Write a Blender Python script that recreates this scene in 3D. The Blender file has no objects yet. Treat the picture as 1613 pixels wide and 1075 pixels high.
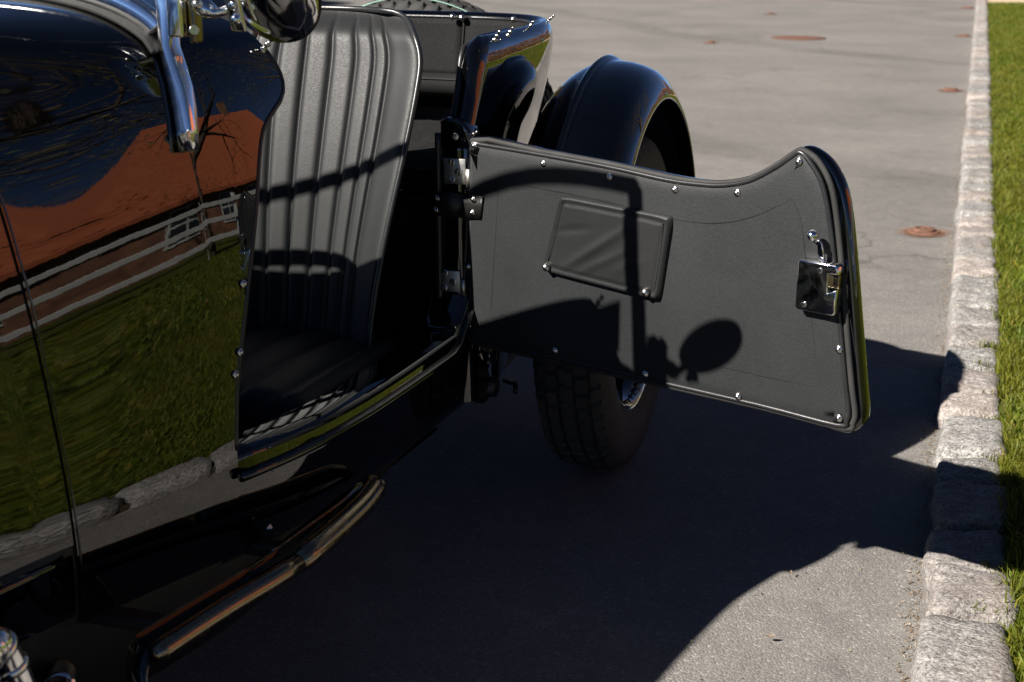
import bpy, bmesh, math, random
from mathutils import Vector, Matrix
random.seed(7)
S = bpy.context.scene
COL = S.collection
V = Vector
# ------------------------------------------------------------------ camera
FPX, VX, VY, CH = 2240.0, 1550.0, -128.0, 1.15          # focal in photo pixels, kerb vanishing point, eye height
PITCH = math.atan((537.5 - VY) / FPX)
YAW = math.atan((VX - 806.5) * math.cos(PITCH) / FPX)
cd = bpy.data.cameras.new('camera'); cam = bpy.data.objects.new('camera', cd); COL.objects.link(cam)
cd.sensor_width = 36.0; cd.lens = FPX / 1613.0 * 36.0
cd.clip_start = 0.05; cd.clip_end = 2000
cam.location = (0, 0, CH); cam.rotation_euler = (math.pi / 2 - PITCH, 0, YAW)
cd.dof.use_dof = True; cd.dof.focus_distance = 2.45; cd.dof.aperture_fstop = 7.0
S.camera = cam
# ------------------------------------------------------------------ sky, sun, exposure
SA, SB = 0.860, 0.900                                    # shadow run per metre of height, in x and y
w = bpy.data.worlds.new('World'); S.world = w; w.use_nodes = True
nt = w.node_tree; sk = nt.nodes.new('ShaderNodeTexSky'); sk.sky_type = 'NISHITA'; sk.sun_disc = False
sk.sun_elevation = math.atan(1 / math.hypot(SA, SB)); sk.sun_rotation = math.atan2(-SA, -SB)
sk.altitude = 6800; sk.air_density = 0.45; sk.dust_density = 0.0; sk.ozone_density = 2.2
nt.links.new(sk.outputs[0], nt.nodes['Background'].inputs[0]); nt.nodes['Background'].inputs[1].default_value = 0.05
ld = bpy.data.lights.new('sun', 'SUN'); ld.energy = 5.0; ld.angle = math.radians(0.53); ld.color = (1.0, 0.945, 0.87)
sun = bpy.data.objects.new('sun', ld); COL.objects.link(sun)
sun.rotation_euler = V((SA, SB, -1)).to_track_quat('-Z', 'Y').to_euler(); sun.location = (-5, -8, 8)
S.view_settings.view_transform = 'Standard'; S.view_settings.look = 'None'
S.view_settings.exposure = 1.24; S.view_settings.gamma = 1.0
S.render.engine = 'CYCLES'; S.cycles.use_denoising = True
S.cycles.max_bounces = 8; S.cycles.glossy_bounces = 5; S.cycles.transparent_max_bounces = 12
S.cycles.sample_clamp_indirect = 6.0

# ------------------------------------------------------------------ measuring helpers
FWD = V((-math.sin(YAW) * math.cos(PITCH), math.cos(YAW) * math.cos(PITCH), -math.sin(PITCH)))
RGT = V((math.cos(YAW), math.sin(YAW), 0)); UPV = RGT.cross(FWD)
EYE = V((0, 0, CH))
def ray(x, y): return FWD * FPX + RGT * (x - 806.5) - UPV * (y - 537.5)
def at(x, y, axis, val):
    d = ray(x, y); i = 'XYZ'.index(axis); return EYE + d * ((val - EYE[i]) / d[i])
def lerp(a, b, t): return a + (b - a) * t
def interp(x, tab):
    if x <= tab[0][0]: return tab[0][1]
    for (a, fa), (b, fb) in zip(tab, tab[1:]):
        if x <= b: return fa + (fb - fa) * (x - a) / (b - a)
    return tab[-1][1]
def smooth_interp(x, tab):                                # monotone-ish cubic through a table
    n = len(tab)
    if x <= tab[0][0]: return tab[0][1] + (x - tab[0][0]) * (tab[1][1] - tab[0][1]) / (tab[1][0] - tab[0][0])
    if x >= tab[-1][0]: return tab[-1][1]
    for i in range(n - 1):
        if x <= tab[i + 1][0]:
            x0, y0 = tab[i]; x1, y1 = tab[i + 1]
            m0 = (y1 - tab[i - 1][1]) / (x1 - tab[i - 1][0]) if i else (y1 - y0) / (x1 - x0)
            m1 = (tab[i + 2][1] - y0) / (tab[i + 2][0] - x0) if i < n - 2 else (y1 - y0) / (x1 - x0)
            h = x1 - x0; t = (x - x0) / h
            return (2*t**3-3*t*t+1)*y0 + (t**3-2*t*t+t)*h*m0 + (-2*t**3+3*t*t)*y1 + (t**3-t*t)*h*m1
def sstep(a, b, x):
    t = min(1, max(0, (x - a) / (b - a))); return t * t * (3 - 2 * t)
def catmull(pts, n=6, closed=False):
    out = []; m = len(pts)
    rng = m if closed else m - 1
    for i in range(rng):
        p0 = pts[(i - 1) % m] if closed or i > 0 else pts[0]
        p1 = pts[i]; p2 = pts[(i + 1) % m]
        p3 = pts[(i + 2) % m] if closed or i + 2 < m else pts[-1]
        for k in range(n):
            t = k / n
            out.append(tuple(0.5 * ((2*b) + (-a + c)*t + (2*a - 5*b + 4*c - d)*t*t + (-a + 3*b - 3*c + d)*t**3) for a, b, c, d in zip(p0, p1, p2, p3)))
    if not closed: out.append(tuple(pts[-1]))
    return out

# ------------------------------------------------------------------ object helpers
def tag(o, label=None, cat=None, group=None, kind=None):
    if label: o['label'] = label
    if cat: o['category'] = cat
    if group: o['group'] = group
    if kind: o['kind'] = kind
    return o
def empty(name, loc):
    o = bpy.data.objects.new(name, None); o.location = loc; o.empty_display_size = 0.1; COL.objects.link(o); return o
def put(name, me, mat=None, parent=None, M=None):
    o = bpy.data.objects.new(name, me); COL.objects.link(o)
    if mat and not me.materials: me.materials.append(mat)
    if parent:
        o.parent = parent
        o.matrix_parent_inverse = Matrix.Translation(-parent.location) if parent.type == 'EMPTY' else parent.matrix_basis.inverted()
    if M is not None: o.matrix_basis = M
    return o
def mesh(verts, faces, smooth=True):
    me = bpy.data.meshes.new('m'); me.from_pydata([tuple(v) for v in verts], [], faces); me.update()
    if smooth: me.polygons.foreach_set('use_smooth', [True] * len(me.polygons))
    return me
def mk(name, verts, faces, mat, parent=None, smooth=True): return put(name, mesh(verts, faces, smooth), mat, parent)
def fix_normals(me):
    bm = bmesh.new(); bm.from_mesh(me); bmesh.ops.recalc_face_normals(bm, faces=bm.faces); bm.to_mesh(me); bm.free(); return me
def grid(rows, closeu=False, closev=False):
    """rows: list of lists of points -> verts, faces"""
    n = len(rows); m = len(rows[0]); v = [p for r in rows for p in r]; f = []
    for i in range(n if closev else n - 1):
        for j in range(m if closeu else m - 1):
            a = i * m + j; b = i * m + (j + 1) % m; c = ((i + 1) % n) * m + (j + 1) % m; d = ((i + 1) % n) * m + j
            f.append((a, b, c, d))
    return v, f
def tube_data(path, r, seg=10, closed=False, cap=True, flat=None):
    path = [V(p) for p in path]; n = len(path); rows = []
    rr = r if isinstance(r, (list, tuple)) else [r] * n
    t0 = (path[1] - path[0]).normalized(); up = V((0, 0, 1)) if abs(t0.z) < 0.9 else V((1, 0, 0))
    nrm = (up - t0 * up.dot(t0)).normalized()
    for i in range(n):
        a = path[(i - 1) % n] if closed or i else path[0]; b = path[(i + 1) % n] if closed or i < n - 1 else path[-1]
        t = (b - a).normalized(); nrm = (nrm - t * nrm.dot(t)).normalized(); bi = t.cross(nrm)
        rows.append([path[i] + nrm * math.cos(2*math.pi*k/seg) * rr[i] * (flat or 1) + bi * math.sin(2*math.pi*k/seg) * rr[i] for k in range(seg)])
    v, f = grid(rows, closeu=True, closev=closed)
    if cap and not closed:
        f.append(tuple(range(seg - 1, -1, -1))); f.append(tuple((n - 1) * seg + k for k in range(seg)))
    return v, f
def tube(name, path, r, mat, parent=None, **k): return mk(name, *tube_data(path, r, **k), mat, parent)
def lathe_mesh(prof, seg=16):
    """profile (r, h) revolved about local z"""
    rows = [[V((r * math.cos(2*math.pi*k/seg), r * math.sin(2*math.pi*k/seg), h)) for k in range(seg)] for r, h in prof]
    v, f = grid(rows, closeu=True)
    return mesh(v, f)
def frame(o, zdir, xdir=None):
    z = V(zdir).normalized(); x = V(xdir) if xdir is not None else (V((0, 0, 1)) if abs(z.z) < 0.9 else V((1, 0, 0)))
    x = (x - z * x.dot(z)).normalized(); y = z.cross(x)
    return Matrix(((x.x, y.x, z.x, o[0]), (x.y, y.y, z.y, o[1]), (x.z, y.z, z.z, o[2]), (0, 0, 0, 1)))
def rbox_mesh(sx, sy, sz, bev=0.005, seg=3):
    bm = bmesh.new(); bmesh.ops.create_cube(bm, size=1)
    bmesh.ops.scale(bm, vec=(sx, sy, sz), verts=bm.verts)
    if bev: bmesh.ops.bevel(bm, geom=bm.edges[:], offset=bev, segments=seg, affect='EDGES', profile=0.5)
    me = bpy.data.meshes.new('m'); bm.to_mesh(me); bm.free(); shade_auto(me); return me
def shade_auto(me, ang=40):
    me.polygons.foreach_set('use_smooth', [True] * len(me.polygons))
    bm = bmesh.new(); bm.from_mesh(me); c = math.radians(ang)
    for e in bm.edges: e.smooth = len(e.link_faces) == 2 and e.calc_face_angle(0) < c
    bm.to_mesh(me); bm.free(); return me
def prism_mesh(poly, h, bev=0.0, seg=3, axis=2):
    """poly (a,b) extruded by h along local z, rounded at the rim"""
    bm = bmesh.new(); vs = [bm.verts.new((a, b, 0)) for a, b in poly]; f = bm.faces.new(vs)
    if f.normal.z > 0: f.normal_flip()
    f.normal_update()
    r = bmesh.ops.extrude_face_region(bm, geom=[f]); nv = [g for g in r['geom'] if isinstance(g, bmesh.types.BMVert)]
    bmesh.ops.translate(bm, verts=nv, vec=(0, 0, h)); bmesh.ops.recalc_face_normals(bm, faces=bm.faces)
    if bev:
        ed = [e for e in bm.edges if (abs(e.verts[0].co.z - h) < 1e-6 and abs(e.verts[1].co.z - h) < 1e-6) or (abs(e.verts[0].co.z) < 1e-6 and abs(e.verts[1].co.z) < 1e-6)]
        bmesh.ops.bevel(bm, geom=ed, offset=bev, segments=seg, affect='EDGES', profile=0.5, clamp_overlap=True)
    me = bpy.data.meshes.new('m'); bm.to_mesh(me); bm.free(); shade_auto(me, 50); return me
def join_boxes(items):
    """list of (Matrix, sx, sy, sz) -> verts, faces"""
    v = []; f = []
    for M, sx, sy, sz in items:
        b = len(v)
        for dx in (-.5, .5):
            for dy in (-.5, .5):
                for dz in (-.5, .5): v.append(M @ V((dx*sx, dy*sy, dz*sz)))
        f += [tuple(b + i for i in q) for q in ((0,1,3,2),(4,6,7,5),(0,4,5,1),(2,3,7,6),(0,2,6,4),(1,5,7,3))]
    return v, f

# ------------------------------------------------------------------ materials
class NT:
    def __init__(s, name):
        s.m = bpy.data.materials.new(name); s.m.use_nodes = True; s.t = s.m.node_tree; s.b = s.t.nodes['Principled BSDF']
    def n(s, typ, **k):
        x = s.t.nodes.new('ShaderNode' + typ)
        for a, b in k.items():
            if a.startswith('i_'): x.inputs[a[2:].replace('_', ' ')].default_value = b
            else: setattr(x, a, b)
        return x
    def l(s, a, b): s.t.links.new(a, b)
    def set(s, **k):
        for a, b in k.items(): s.b.inputs[a.replace('_', ' ')].default_value = b
        return s
    def coord(s, kind='Object'): return s.n('TexCoord').outputs[kind]
    def noise(s, scale, detail=3, rough=0.55, vec=None, dist=0):
        x = s.n('TexNoise'); x.inputs['Scale'].default_value = scale; x.inputs['Detail'].default_value = detail
        x.inputs['Roughness'].default_value = rough; x.inputs['Distortion'].default_value = dist
        s.l(vec or s.coord(), x.inputs['Vector']); return x.outputs['Fac']
    def voro(s, scale, feature='F1', vec=None, out='Distance'):
        x = s.n('TexVoronoi'); x.feature = feature; x.inputs['Scale'].default_value = scale
        s.l(vec or s.coord(), x.inputs['Vector']); return x.outputs[out]
    def ramp(s, fac, stops):
        x = s.n('ValToRGB'); e = x.color_ramp.elements
        while len(e) < len(stops): e.new(0.5)
        for q, (p, c) in zip(e, stops): q.position = p; q.color = (c if len(c) == 4 else (*c, 1)) if isinstance(c, tuple) else (c, c, c, 1)
        s.l(fac, x.inputs['Fac']); return x.outputs['Color']
    def mix(s, fac, a, b, mode='MIX'):
        x = s.n('Mix'); x.data_type = 'RGBA'; x.blend_type = mode
        for sock, v in ((x.inputs[0], fac), (x.inputs[6], a), (x.inputs[7], b)):
            if isinstance(v, (int, float)): sock.default_value = v
            elif isinstance(v, tuple): sock.default_value = (*v, 1)
            else: s.l(v, sock)
        return x.outputs[2]
    def math(s, op, a, b=0.0):
        x = s.n('Math'); x.operation = op
        for sock, v in ((x.inputs[0], a), (x.inputs[1], b)):
            if isinstance(v, (int, float)): sock.default_value = v
            else: s.l(v, sock)
        return x.outputs[0]
    def bump(s, h, strength=0.3, dist=0.001, prev=None):
        x = s.n('Bump'); x.inputs['Strength'].default_value = strength; x.inputs['Distance'].default_value = dist
        s.l(h, x.inputs['Height'])
        if prev: s.l(prev, x.inputs['Normal'])
        return x.outputs['Normal']
    def out(s, **k):
        for a, b in k.items(): s.l(b, s.b.inputs[a.replace('_', ' ')])
        return s.m
def m_paint():
    t = NT('black_gloss_paint').set(Base_Color=(0.0004, 0.0005, 0.0008, 1), Roughness=0.02, IOR=1.5, Coat_Weight=0.75, Coat_Roughness=0.008, Coat_IOR=1.55)
    n = t.noise(9, 2); n2 = t.noise(70, 2)
    sp_ = t.noise(900, 2, 0.7); film = t.noise(3.5, 4)
    t.l(t.mix(t.ramp(sp_, [(0.70, 0.0), (0.80, 1.0)]), t.mix(t.ramp(film, [(0.45, 0.0), (0.8, 1.0)]), (0.0004, 0.0005, 0.0008), (0.0016, 0.0016, 0.0017)), (0.012, 0.0115, 0.011)), t.b.inputs['Base Color'])
    nb = t.bump(n2, 0.02, 0.0006, t.bump(n, 0.03, 0.003))
    t.l(nb, t.b.inputs['Coat Normal']); return t.out(Normal=nb)
def m_metal(name, col, rough, spots=0.1):
    t = NT(name).set(Base_Color=(*col, 1), Metallic=1.0)
    n = t.noise(60, 4)
    r = t.ramp(n, [(0.35, rough), (0.75, rough + spots)])
    return t.out(Roughness=r, Normal=t.bump(t.noise(400, 2), 0.03, 0.0006))
def m_leather(name, col, rough=0.42, scale=700, strength=0.2, spec=0.40):
    t = NT(name).set(Specular_IOR_Level=spec)
    v = t.voro(scale, 'SMOOTH_F1'); n = t.noise(scale * 0.6, 3); big = t.noise(7, 3)
    h = t.math('ADD', t.math('MULTIPLY', v, 0.8), t.math('MULTIPLY', n, 0.6))
    c = t.mix(t.ramp(big, [(0.3, 0.0), (0.75, 1.0)]), tuple(x * 0.85 for x in col), tuple(x * 1.2 for x in col))
    r = t.ramp(n, [(0.3, rough - 0.07), (0.7, rough + 0.1)])
    return t.out(Base_Color=c, Roughness=r, Normal=t.bump(t.noise(28, 3), 0.11, 0.003, t.bump(h, strength, 0.0009)))
def m_plain(name, col, rough=0.6, ns=25, var=0.25, bump=0.2, bs=200, spec=0.5):
    t = NT(name).set(Roughness=rough, Specular_IOR_Level=spec)
    n = t.noise(ns, 4)
    c = t.mix(t.ramp(n, [(0.3, 0.0), (0.7, 1.0)]), tuple(x * (1 - var) for x in col), tuple(min(1, x * (1 + var)) for x in col))
    return t.out(Base_Color=c, Normal=t.bump(t.noise(bs, 3), bump, 0.002))
def m_glass():
    m = bpy.data.materials.new('clear_glass'); m.use_nodes = True; t = m.node_tree; t.nodes.clear()
    o = t.nodes.new('ShaderNodeOutputMaterial'); mx = t.nodes.new('ShaderNodeMixShader'); tr = t.nodes.new('ShaderNodeBsdfTransparent'); g = t.nodes.new('ShaderNodeBsdfGlossy'); fr = t.nodes.new('ShaderNodeFresnel')
    tr.inputs[0].default_value = (0.93, 0.95, 0.94, 1); g.inputs['Roughness'].default_value = 0.01; fr.inputs[0].default_value = 1.5
    t.links.new(fr.outputs[0], mx.inputs[0]); t.links.new(tr.outputs[0], mx.inputs[1]); t.links.new(g.outputs[0], mx.inputs[2]); t.links.new(mx.outputs[0], o.inputs[0]); return m
def m_asphalt():
    t = NT('asphalt').set(Roughness=0.85, Specular_IOR_Level=0.35)
    P = t.coord()
    v = t.voro(250, 'F1', P, 'Color'); vd = t.voro(250, 'F1', P); fine = t.noise(420, 3, 0.6, P); mid = t.noise(14, 5, 0.6, P); big = t.noise(0.9, 4, 0.55, P, 0.6)
    sep = t.n('SeparateColor'); t.l(v, sep.inputs[0])
    agg = t.ramp(sep.outputs[0], [(0.0, (0.115, 0.109, 0.103)), (0.45, (0.175, 0.165, 0.155)), (0.8, (0.225, 0.213, 0.20)), (0.93, (0.27, 0.255, 0.238)), (1.0, (0.46, 0.445, 0.42))])
    c = t.mix(0.55, agg, t.ramp(fine, [(0.25, (0.10, 0.095, 0.09)), (0.7, (0.25, 0.235, 0.22))]))
    c = t.mix(1.0, c, t.ramp(mid, [(0.25, 0.86), (0.75, 1.12)]), 'MULTIPLY')
    c = t.mix(1.0, c, t.ramp(big, [(0.25, (0.68, 0.675, 0.675)), (0.7, (0.96, 0.945, 0.925))]), 'MULTIPLY')
    # long faint rolling marks and a few hairline joints
    mp = t.n('Mapping'); mp.inputs['Scale'].default_value = (0.35, 1.3, 1); mp.inputs['Rotation'].default_value = (0, 0, 0.22); t.l(P, mp.inputs['Vector'])
    st = t.noise(1.1, 4, 0.6, mp.outputs[0], 0.8)
    c = t.mix(1.0, c, t.ramp(st, [(0.33, 0.86), (0.43, 1.0), (0.60, 1.0), (0.68, 1.07)]), 'MULTIPLY')
    mp2 = t.n('Mapping'); mp2.inputs['Scale'].default_value = (0.09, 0.17, 1); mp2.inputs['Rotation'].default_value = (0, 0, -0.5); t.l(P, mp2.inputs['Vector'])
    wv = t.n('TexWave'); wv.inputs['Scale'].default_value = 0.6; wv.inputs['Distortion'].default_value = 5.5; wv.inputs['Detail'].default_value = 3; wv.inputs['Detail Scale'].default_value = 0.8; t.l(mp2.outputs[0], wv.inputs['Vector'])
    c = t.mix(1.0, c, t.ramp(wv.outputs['Fac'], [(0.0, 0.84), (0.012, 0.87), (0.03, 1.0)]), 'MULTIPLY')
    c = t.mix(1.0, c, t.ramp(t.noise(2.6, 5, 0.65, P), [(0.30, 0.88), (0.40, 1.0), (0.68, 1.0), (0.74, 1.05)]), 'MULTIPLY')
    vc = t.n('TexVoronoi'); vc.feature = 'DISTANCE_TO_EDGE'; vc.inputs['Scale'].default_value = 0.32
    wob = t.n('VectorMath'); wob.operation = 'ADD'; nz = t.n('TexNoise'); nz.inputs['Scale'].default_value = 2.2; nz.inputs['Detail'].default_value = 5; t.l(P, nz.inputs['Vector']); t.l(P, wob.inputs[0]); t.l(nz.outputs['Color'], wob.inputs[1]); t.l(wob.outputs[0], vc.inputs['Vector'])
    crk = t.ramp(vc.outputs['Distance'], [(0.0, 0.62), (0.0025, 0.75), (0.006, 1.0)]); msk = t.ramp(t.noise(0.35, 2, 0.5, P), [(0.48, 0.0), (0.56, 1.0)])
    c = t.mix(msk, c, t.mix(1.0, c, crk, 'MULTIPLY'))
    h = t.math('ADD', t.math('MULTIPLY', vd, -1.0), t.math('MULTIPLY', fine, 0.7))
    return t.out(Base_Color=c, Normal=t.bump(h, 0.5, 0.0028))
def m_granite():
    t = NT('granite').set(Roughness=0.8, Specular_IOR_Level=0.4)
    P = t.coord(); oi = t.n('ObjectInfo')
    add = t.n('VectorMath'); add.operation = 'ADD'; t.l(P, add.inputs[0]); t.l(oi.outputs['Location'], add.inputs[1]); P = add.outputs[0]
    mp = t.n('Mapping'); mp.inputs['Scale'].default_value = (0.65, 1.0, 1.0); mp.inputs['Rotation'].default_value = (0, 0, 0.25); t.l(P, mp.inputs['Vector'])
    f = t.noise(170, 4, 0.7, P); g = t.noise(60, 4, 0.65, mp.outputs[0]); v = t.voro(260, 'F1', P, 'Color'); b = t.noise(9, 3, 0.5, P)
    sep = t.n('SeparateColor'); t.l(v, sep.inputs[0])
    gr = t.ramp(sep.outputs[0], [(0.0, (0.11, 0.105, 0.10)), (0.25, (0.27, 0.26, 0.25)), (0.6, (0.42, 0.405, 0.385)), (1.0, (0.60, 0.58, 0.55))])
    pk = t.ramp(sep.outputs[1], [(0.0, (0.15, 0.125, 0.115)), (0.3, (0.33, 0.28, 0.255)), (0.7, (0.46, 0.395, 0.36)), (1.0, (0.58, 0.52, 0.48))])
    c = t.mix(t.ramp(oi.outputs['Random'], [(0.35, 0.0), (0.75, 0.85)]), gr, pk)
    c = t.mix(1.0, c, t.ramp(g, [(0.3, 0.62), (0.7, 1.25)]), 'MULTIPLY')
    c = t.mix(t.ramp(b, [(0.50, 0.0), (0.72, 0.35)]), c, (0.30, 0.215, 0.15))
    c = t.mix(1.0, c, t.ramp(oi.outputs['Random'], [(0, 0.48), (0.3, 0.74), (0.6, 0.60), (1, 0.88)]), 'MULTIPLY')
    return t.out(Base_Color=c, Normal=t.bump(f, 0.8, 0.004, t.bump(g, 0.7, 0.012)))
def m_grass():
    t = NT('grass_blade').set(Roughness=0.55, Specular_IOR_Level=0.3)
    g = t.n('NewGeometry'); P = g.outputs['Position']
    r = g.outputs['Random Per Island']; big = t.noise(2.2, 3, 0.6, P)
    a = t.ramp(r, [(0.0, (0.038, 0.068, 0.004)), (0.35, (0.075, 0.122, 0.007)), (0.7, (0.12, 0.168, 0.011)), (0.88, (0.185, 0.19, 0.018)), (1.0, (0.30, 0.22, 0.055))])
    c = t.mix(t.ramp(big, [(0.38, 0.0), (0.7, 0.7)]), a, (0.17, 0.155, 0.018))
    tl = t.n('BsdfTranslucent'); t.l(c, tl.inputs[0]); mx = t.n('MixShader'); mx.inputs[0].default_value = 0.35
    t.l(c, t.b.inputs['Base Color']); t.l(t.b.outputs[0], mx.inputs[1]); t.l(tl.outputs[0], mx.inputs[2])
    t.l(mx.outputs[0], t.t.nodes['Material Output'].inputs[0]); return t.m
def m_leaf(name, c1, c2):
    t = NT(name).set(Roughness=0.6, Specular_IOR_Level=0.3)
    g = t.n('NewGeometry'); c = t.ramp(g.outputs['Random Per Island'], [(0.0, c1), (1.0, c2)])
    return t.out(Base_Color=c)
def m_rooftile():
    t = NT('clay_roof').set(Roughness=0.75)
    P = t.coord(); n = t.noise(6, 4, 0.6, P); b = t.n('TexBrick'); b.inputs['Scale'].default_value = 3.2; t.l(P, b.inputs['Vector'])
    c = t.mix(t.ramp(n, [(0.3, 0.0), (0.7, 1.0)]), (0.27, 0.06, 0.02), (0.38, 0.10, 0.035))
    return t.out(Base_Color=c, Normal=t.bump(b.outputs['Fac'], 0.5, 0.02))
def m_rust():
    t = NT('rusted_iron').set(Roughness=0.85)
    n = t.noise(45, 5); n2 = t.noise(160, 3)
    c = t.mix(t.ramp(n, [(0.3, 0.0), (0.7, 1.0)]), (0.07, 0.034, 0.024), (0.17, 0.075, 0.046))
    return t.out(Base_Color=c, Normal=t.bump(n2, 0.6, 0.003))
def m_stain():
    m = bpy.data.materials.new('rust_stain'); m.use_nodes = True; t = m.node_tree; b = t.nodes['Principled BSDF']
    b.inputs['Base Color'].default_value = (0.24, 0.10, 0.045, 1); b.inputs['Roughness'].default_value = 0.9
    tc = t.nodes.new('ShaderNodeTexCoord'); ln = t.nodes.new('ShaderNodeVectorMath'); ln.operation = 'LENGTH'; nz = t.nodes.new('ShaderNodeTexNoise'); nz.inputs['Scale'].default_value = 30
    r = t.nodes.new('ShaderNodeValToRGB'); r.color_ramp.elements[0].position = 0.035; r.color_ramp.elements[0].color = (0.75, 0.75, 0.75, 1); r.color_ramp.elements[1].position = 0.115; r.color_ramp.elements[1].color = (0, 0, 0, 1)
    ad = t.nodes.new('ShaderNodeMath'); ad.operation = 'MULTIPLY_ADD'; ad.inputs[1].default_value = 0.07; 
    t.links.new(tc.outputs['Object'], ln.inputs[0]); t.links.new(tc.outputs['Object'], nz.inputs['Vector']); t.links.new(nz.outputs['Fac'], ad.inputs[0]); sb = t.nodes.new('ShaderNodeMath'); sb.operation = 'SUBTRACT'; sb.inputs[1].default_value = 0.035
    t.links.new(ln.outputs['Value'], sb.inputs[0]); t.links.new(sb.outputs[0], ad.inputs[2]); t.links.new(ad.outputs[0], r.inputs[0]); t.links.new(r.outputs[0], b.inputs['Alpha']); return m
PAINT = m_paint(); CHROME = m_metal('chrome', (0.88, 0.88, 0.88), 0.05); STEEL = m_metal('nickel_plate', (0.62, 0.60, 0.56), 0.18, 0.2)
SMUDGED = m_metal('smudged_chrome', (0.84, 0.84, 0.84), 0.08, 0.12)
SATIN = m_metal('satin_steel', (0.60, 0.58, 0.54), 0.34, 0.2)
DARKMETAL = m_metal('aged_polished_metal', (0.27, 0.215, 0.15), 0.17, 0.15)
LEATHER = m_leather('black_leather', (0.0138, 0.0143, 0.0150), 0.50, 700, 0.22, 0.30); TRIM = m_leather('black_trim_leather', (0.0190, 0.0202, 0.0214), 0.50, 600, 0.24)
VINYL = m_leather('matt_black_vinyl', (0.0085, 0.0085, 0.0085), 0.8, 420, 0.4, 0.2)
STRAP = m_leather('smooth_strap_leather', (0.012, 0.011, 0.010), 0.36, 600, 0.2)
CLOTH = m_plain('black_carpet', (0.012, 0.0118, 0.0115), 0.95, 60, 0.35, 0.5, 500, 0.1)
RUBBER = m_plain('tyre_rubber', (0.027, 0.0265, 0.0255), 0.72, 18, 0.3, 0.15, 150, 0.35); PIPING = m_plain('vinyl_piping', (0.018, 0.018, 0.019), 0.32, 40, 0.2, 0.1, 300)
THREAD = m_plain('dark_thread', (0.006, 0.006, 0.006), 0.8); CHASSIS = m_plain('chassis_black', (0.008, 0.008, 0.009), 0.5, 15, 0.4, 0.2, 80)
WHITE = m_plain('weathered_white_paint', (0.42, 0.42, 0.40), 0.6, 6, 0.12, 0.2, 60); CARD = m_plain('white_card', (0.78, 0.77, 0.74), 0.6, 30, 0.03, 0.02)
GREENLINE = m_plain('pale_green_line', (0.25, 0.42, 0.33), 0.7); GLASS = m_glass(); PANE = NT('window_pane').set(Base_Color=(0.02, 0.025, 0.03, 1), Roughness=0.04).m
ASPHALT = m_asphalt(); GRANITE = m_granite(); GRASS = m_grass(); RUST = m_rust(); STAIN = m_stain()
TAR = m_plain('tar_joint', (0.05, 0.045, 0.04), 0.8, 60, 0.4, 0.6, 150)
SOIL = m_plain('dark_joint_soil', (0.045, 0.035, 0.024), 0.95, 40, 0.5, 0.8, 200, 0.1)
EARTH = m_plain('lawn_soil', (0.060, 0.068, 0.012), 0.95, 3, 0.4, 0.8, 40, 0.1); SAND = m_plain('sandy_gravel', (0.46, 0.36, 0.25), 0.95, 2.5, 0.15, 0.6, 90, 0.1)
MEADOW = m_plain('meadow', (0.07, 0.09, 0.02), 0.95, 0.4, 0.35, 0.8, 5, 0.1); BARK = m_plain('bark', (0.075, 0.055, 0.04), 0.9, 9, 0.4, 0.9, 30, 0.2)
ROOF = m_rooftile(); BRICK = m_plain('ochre_render', (0.16, 0.075, 0.04), 0.85, 2.0, 0.3, 0.4, 30); DEBRIS = m_leaf('dry_litter', (0.30, 0.24, 0.16), (0.10, 0.06, 0.035)); BUDS = m_leaf('budding_leaf', (0.12, 0.11, 0.025), (0.20, 0.15, 0.03))
BROWNLEAF = m_leaf('brown_beech_leaf', (0.14, 0.06, 0.022), (0.34, 0.17, 0.07)); GREENP = m_plain('green_enamel', (0.01, 0.09, 0.05), 0.4)

# ================================================================== SETTING
def sheet(name, x0, x1, y0, y1, z, mat):
    o = mk(name, [(x0, y0, z), (x1, y0, z), (x1, y1, z), (x0, y1, z)], [(0, 1, 2, 3)], mat); return tag(o, kind='structure')
sheet('ground', -400, 400, -400, 400, -0.03, MEADOW)
# road: gently uneven towards the kerb
rows = []
ys = [-6 + 0.5 * i for i in range(0, 140)]; xs = [-12.6, -9, -6, -3, -1.5, -0.8, -0.4, -0.2, -0.1, -0.05, -0.02, 0.02]
for y in ys:
    rows.append([V((x, y, 0.006 * math.exp(x / 0.05) + 0.001 * math.sin(3 * y + x))) for x in xs])
tag(mk('road', *grid(rows), ASPHALT), kind='structure')
sheet('gravel_path', 0.135, 30, 20.9, 25.0, 0.036, SAND)
LAWNZ = 0.040
rows = [[V((x, y, LAWNZ + 0.012 * math.sin(1.3 * x + 0.7 * y) * min(1, (x - 0.12) * 2) + min(0.12, 0.015 * max(0, x - 0.3)))) for x in (0.125, 0.2, 0.3, 0.5, 0.8, 1.2, 2, 3, 4.5, 6.5, 9, 13, 20, 34)] for y in [-6 + 0.6 * i for i in range(46)] + [20.95]]
tag(mk('lawn', *grid(rows), EARTH), kind='structure')
def lawn_z(x, y): return LAWNZ + 0.012 * math.sin(1.3 * x + 0.7 * y) * min(1, max(0, x - 0.12) * 2) + min(0.12, 0.015 * max(0, x - 0.3))

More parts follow.
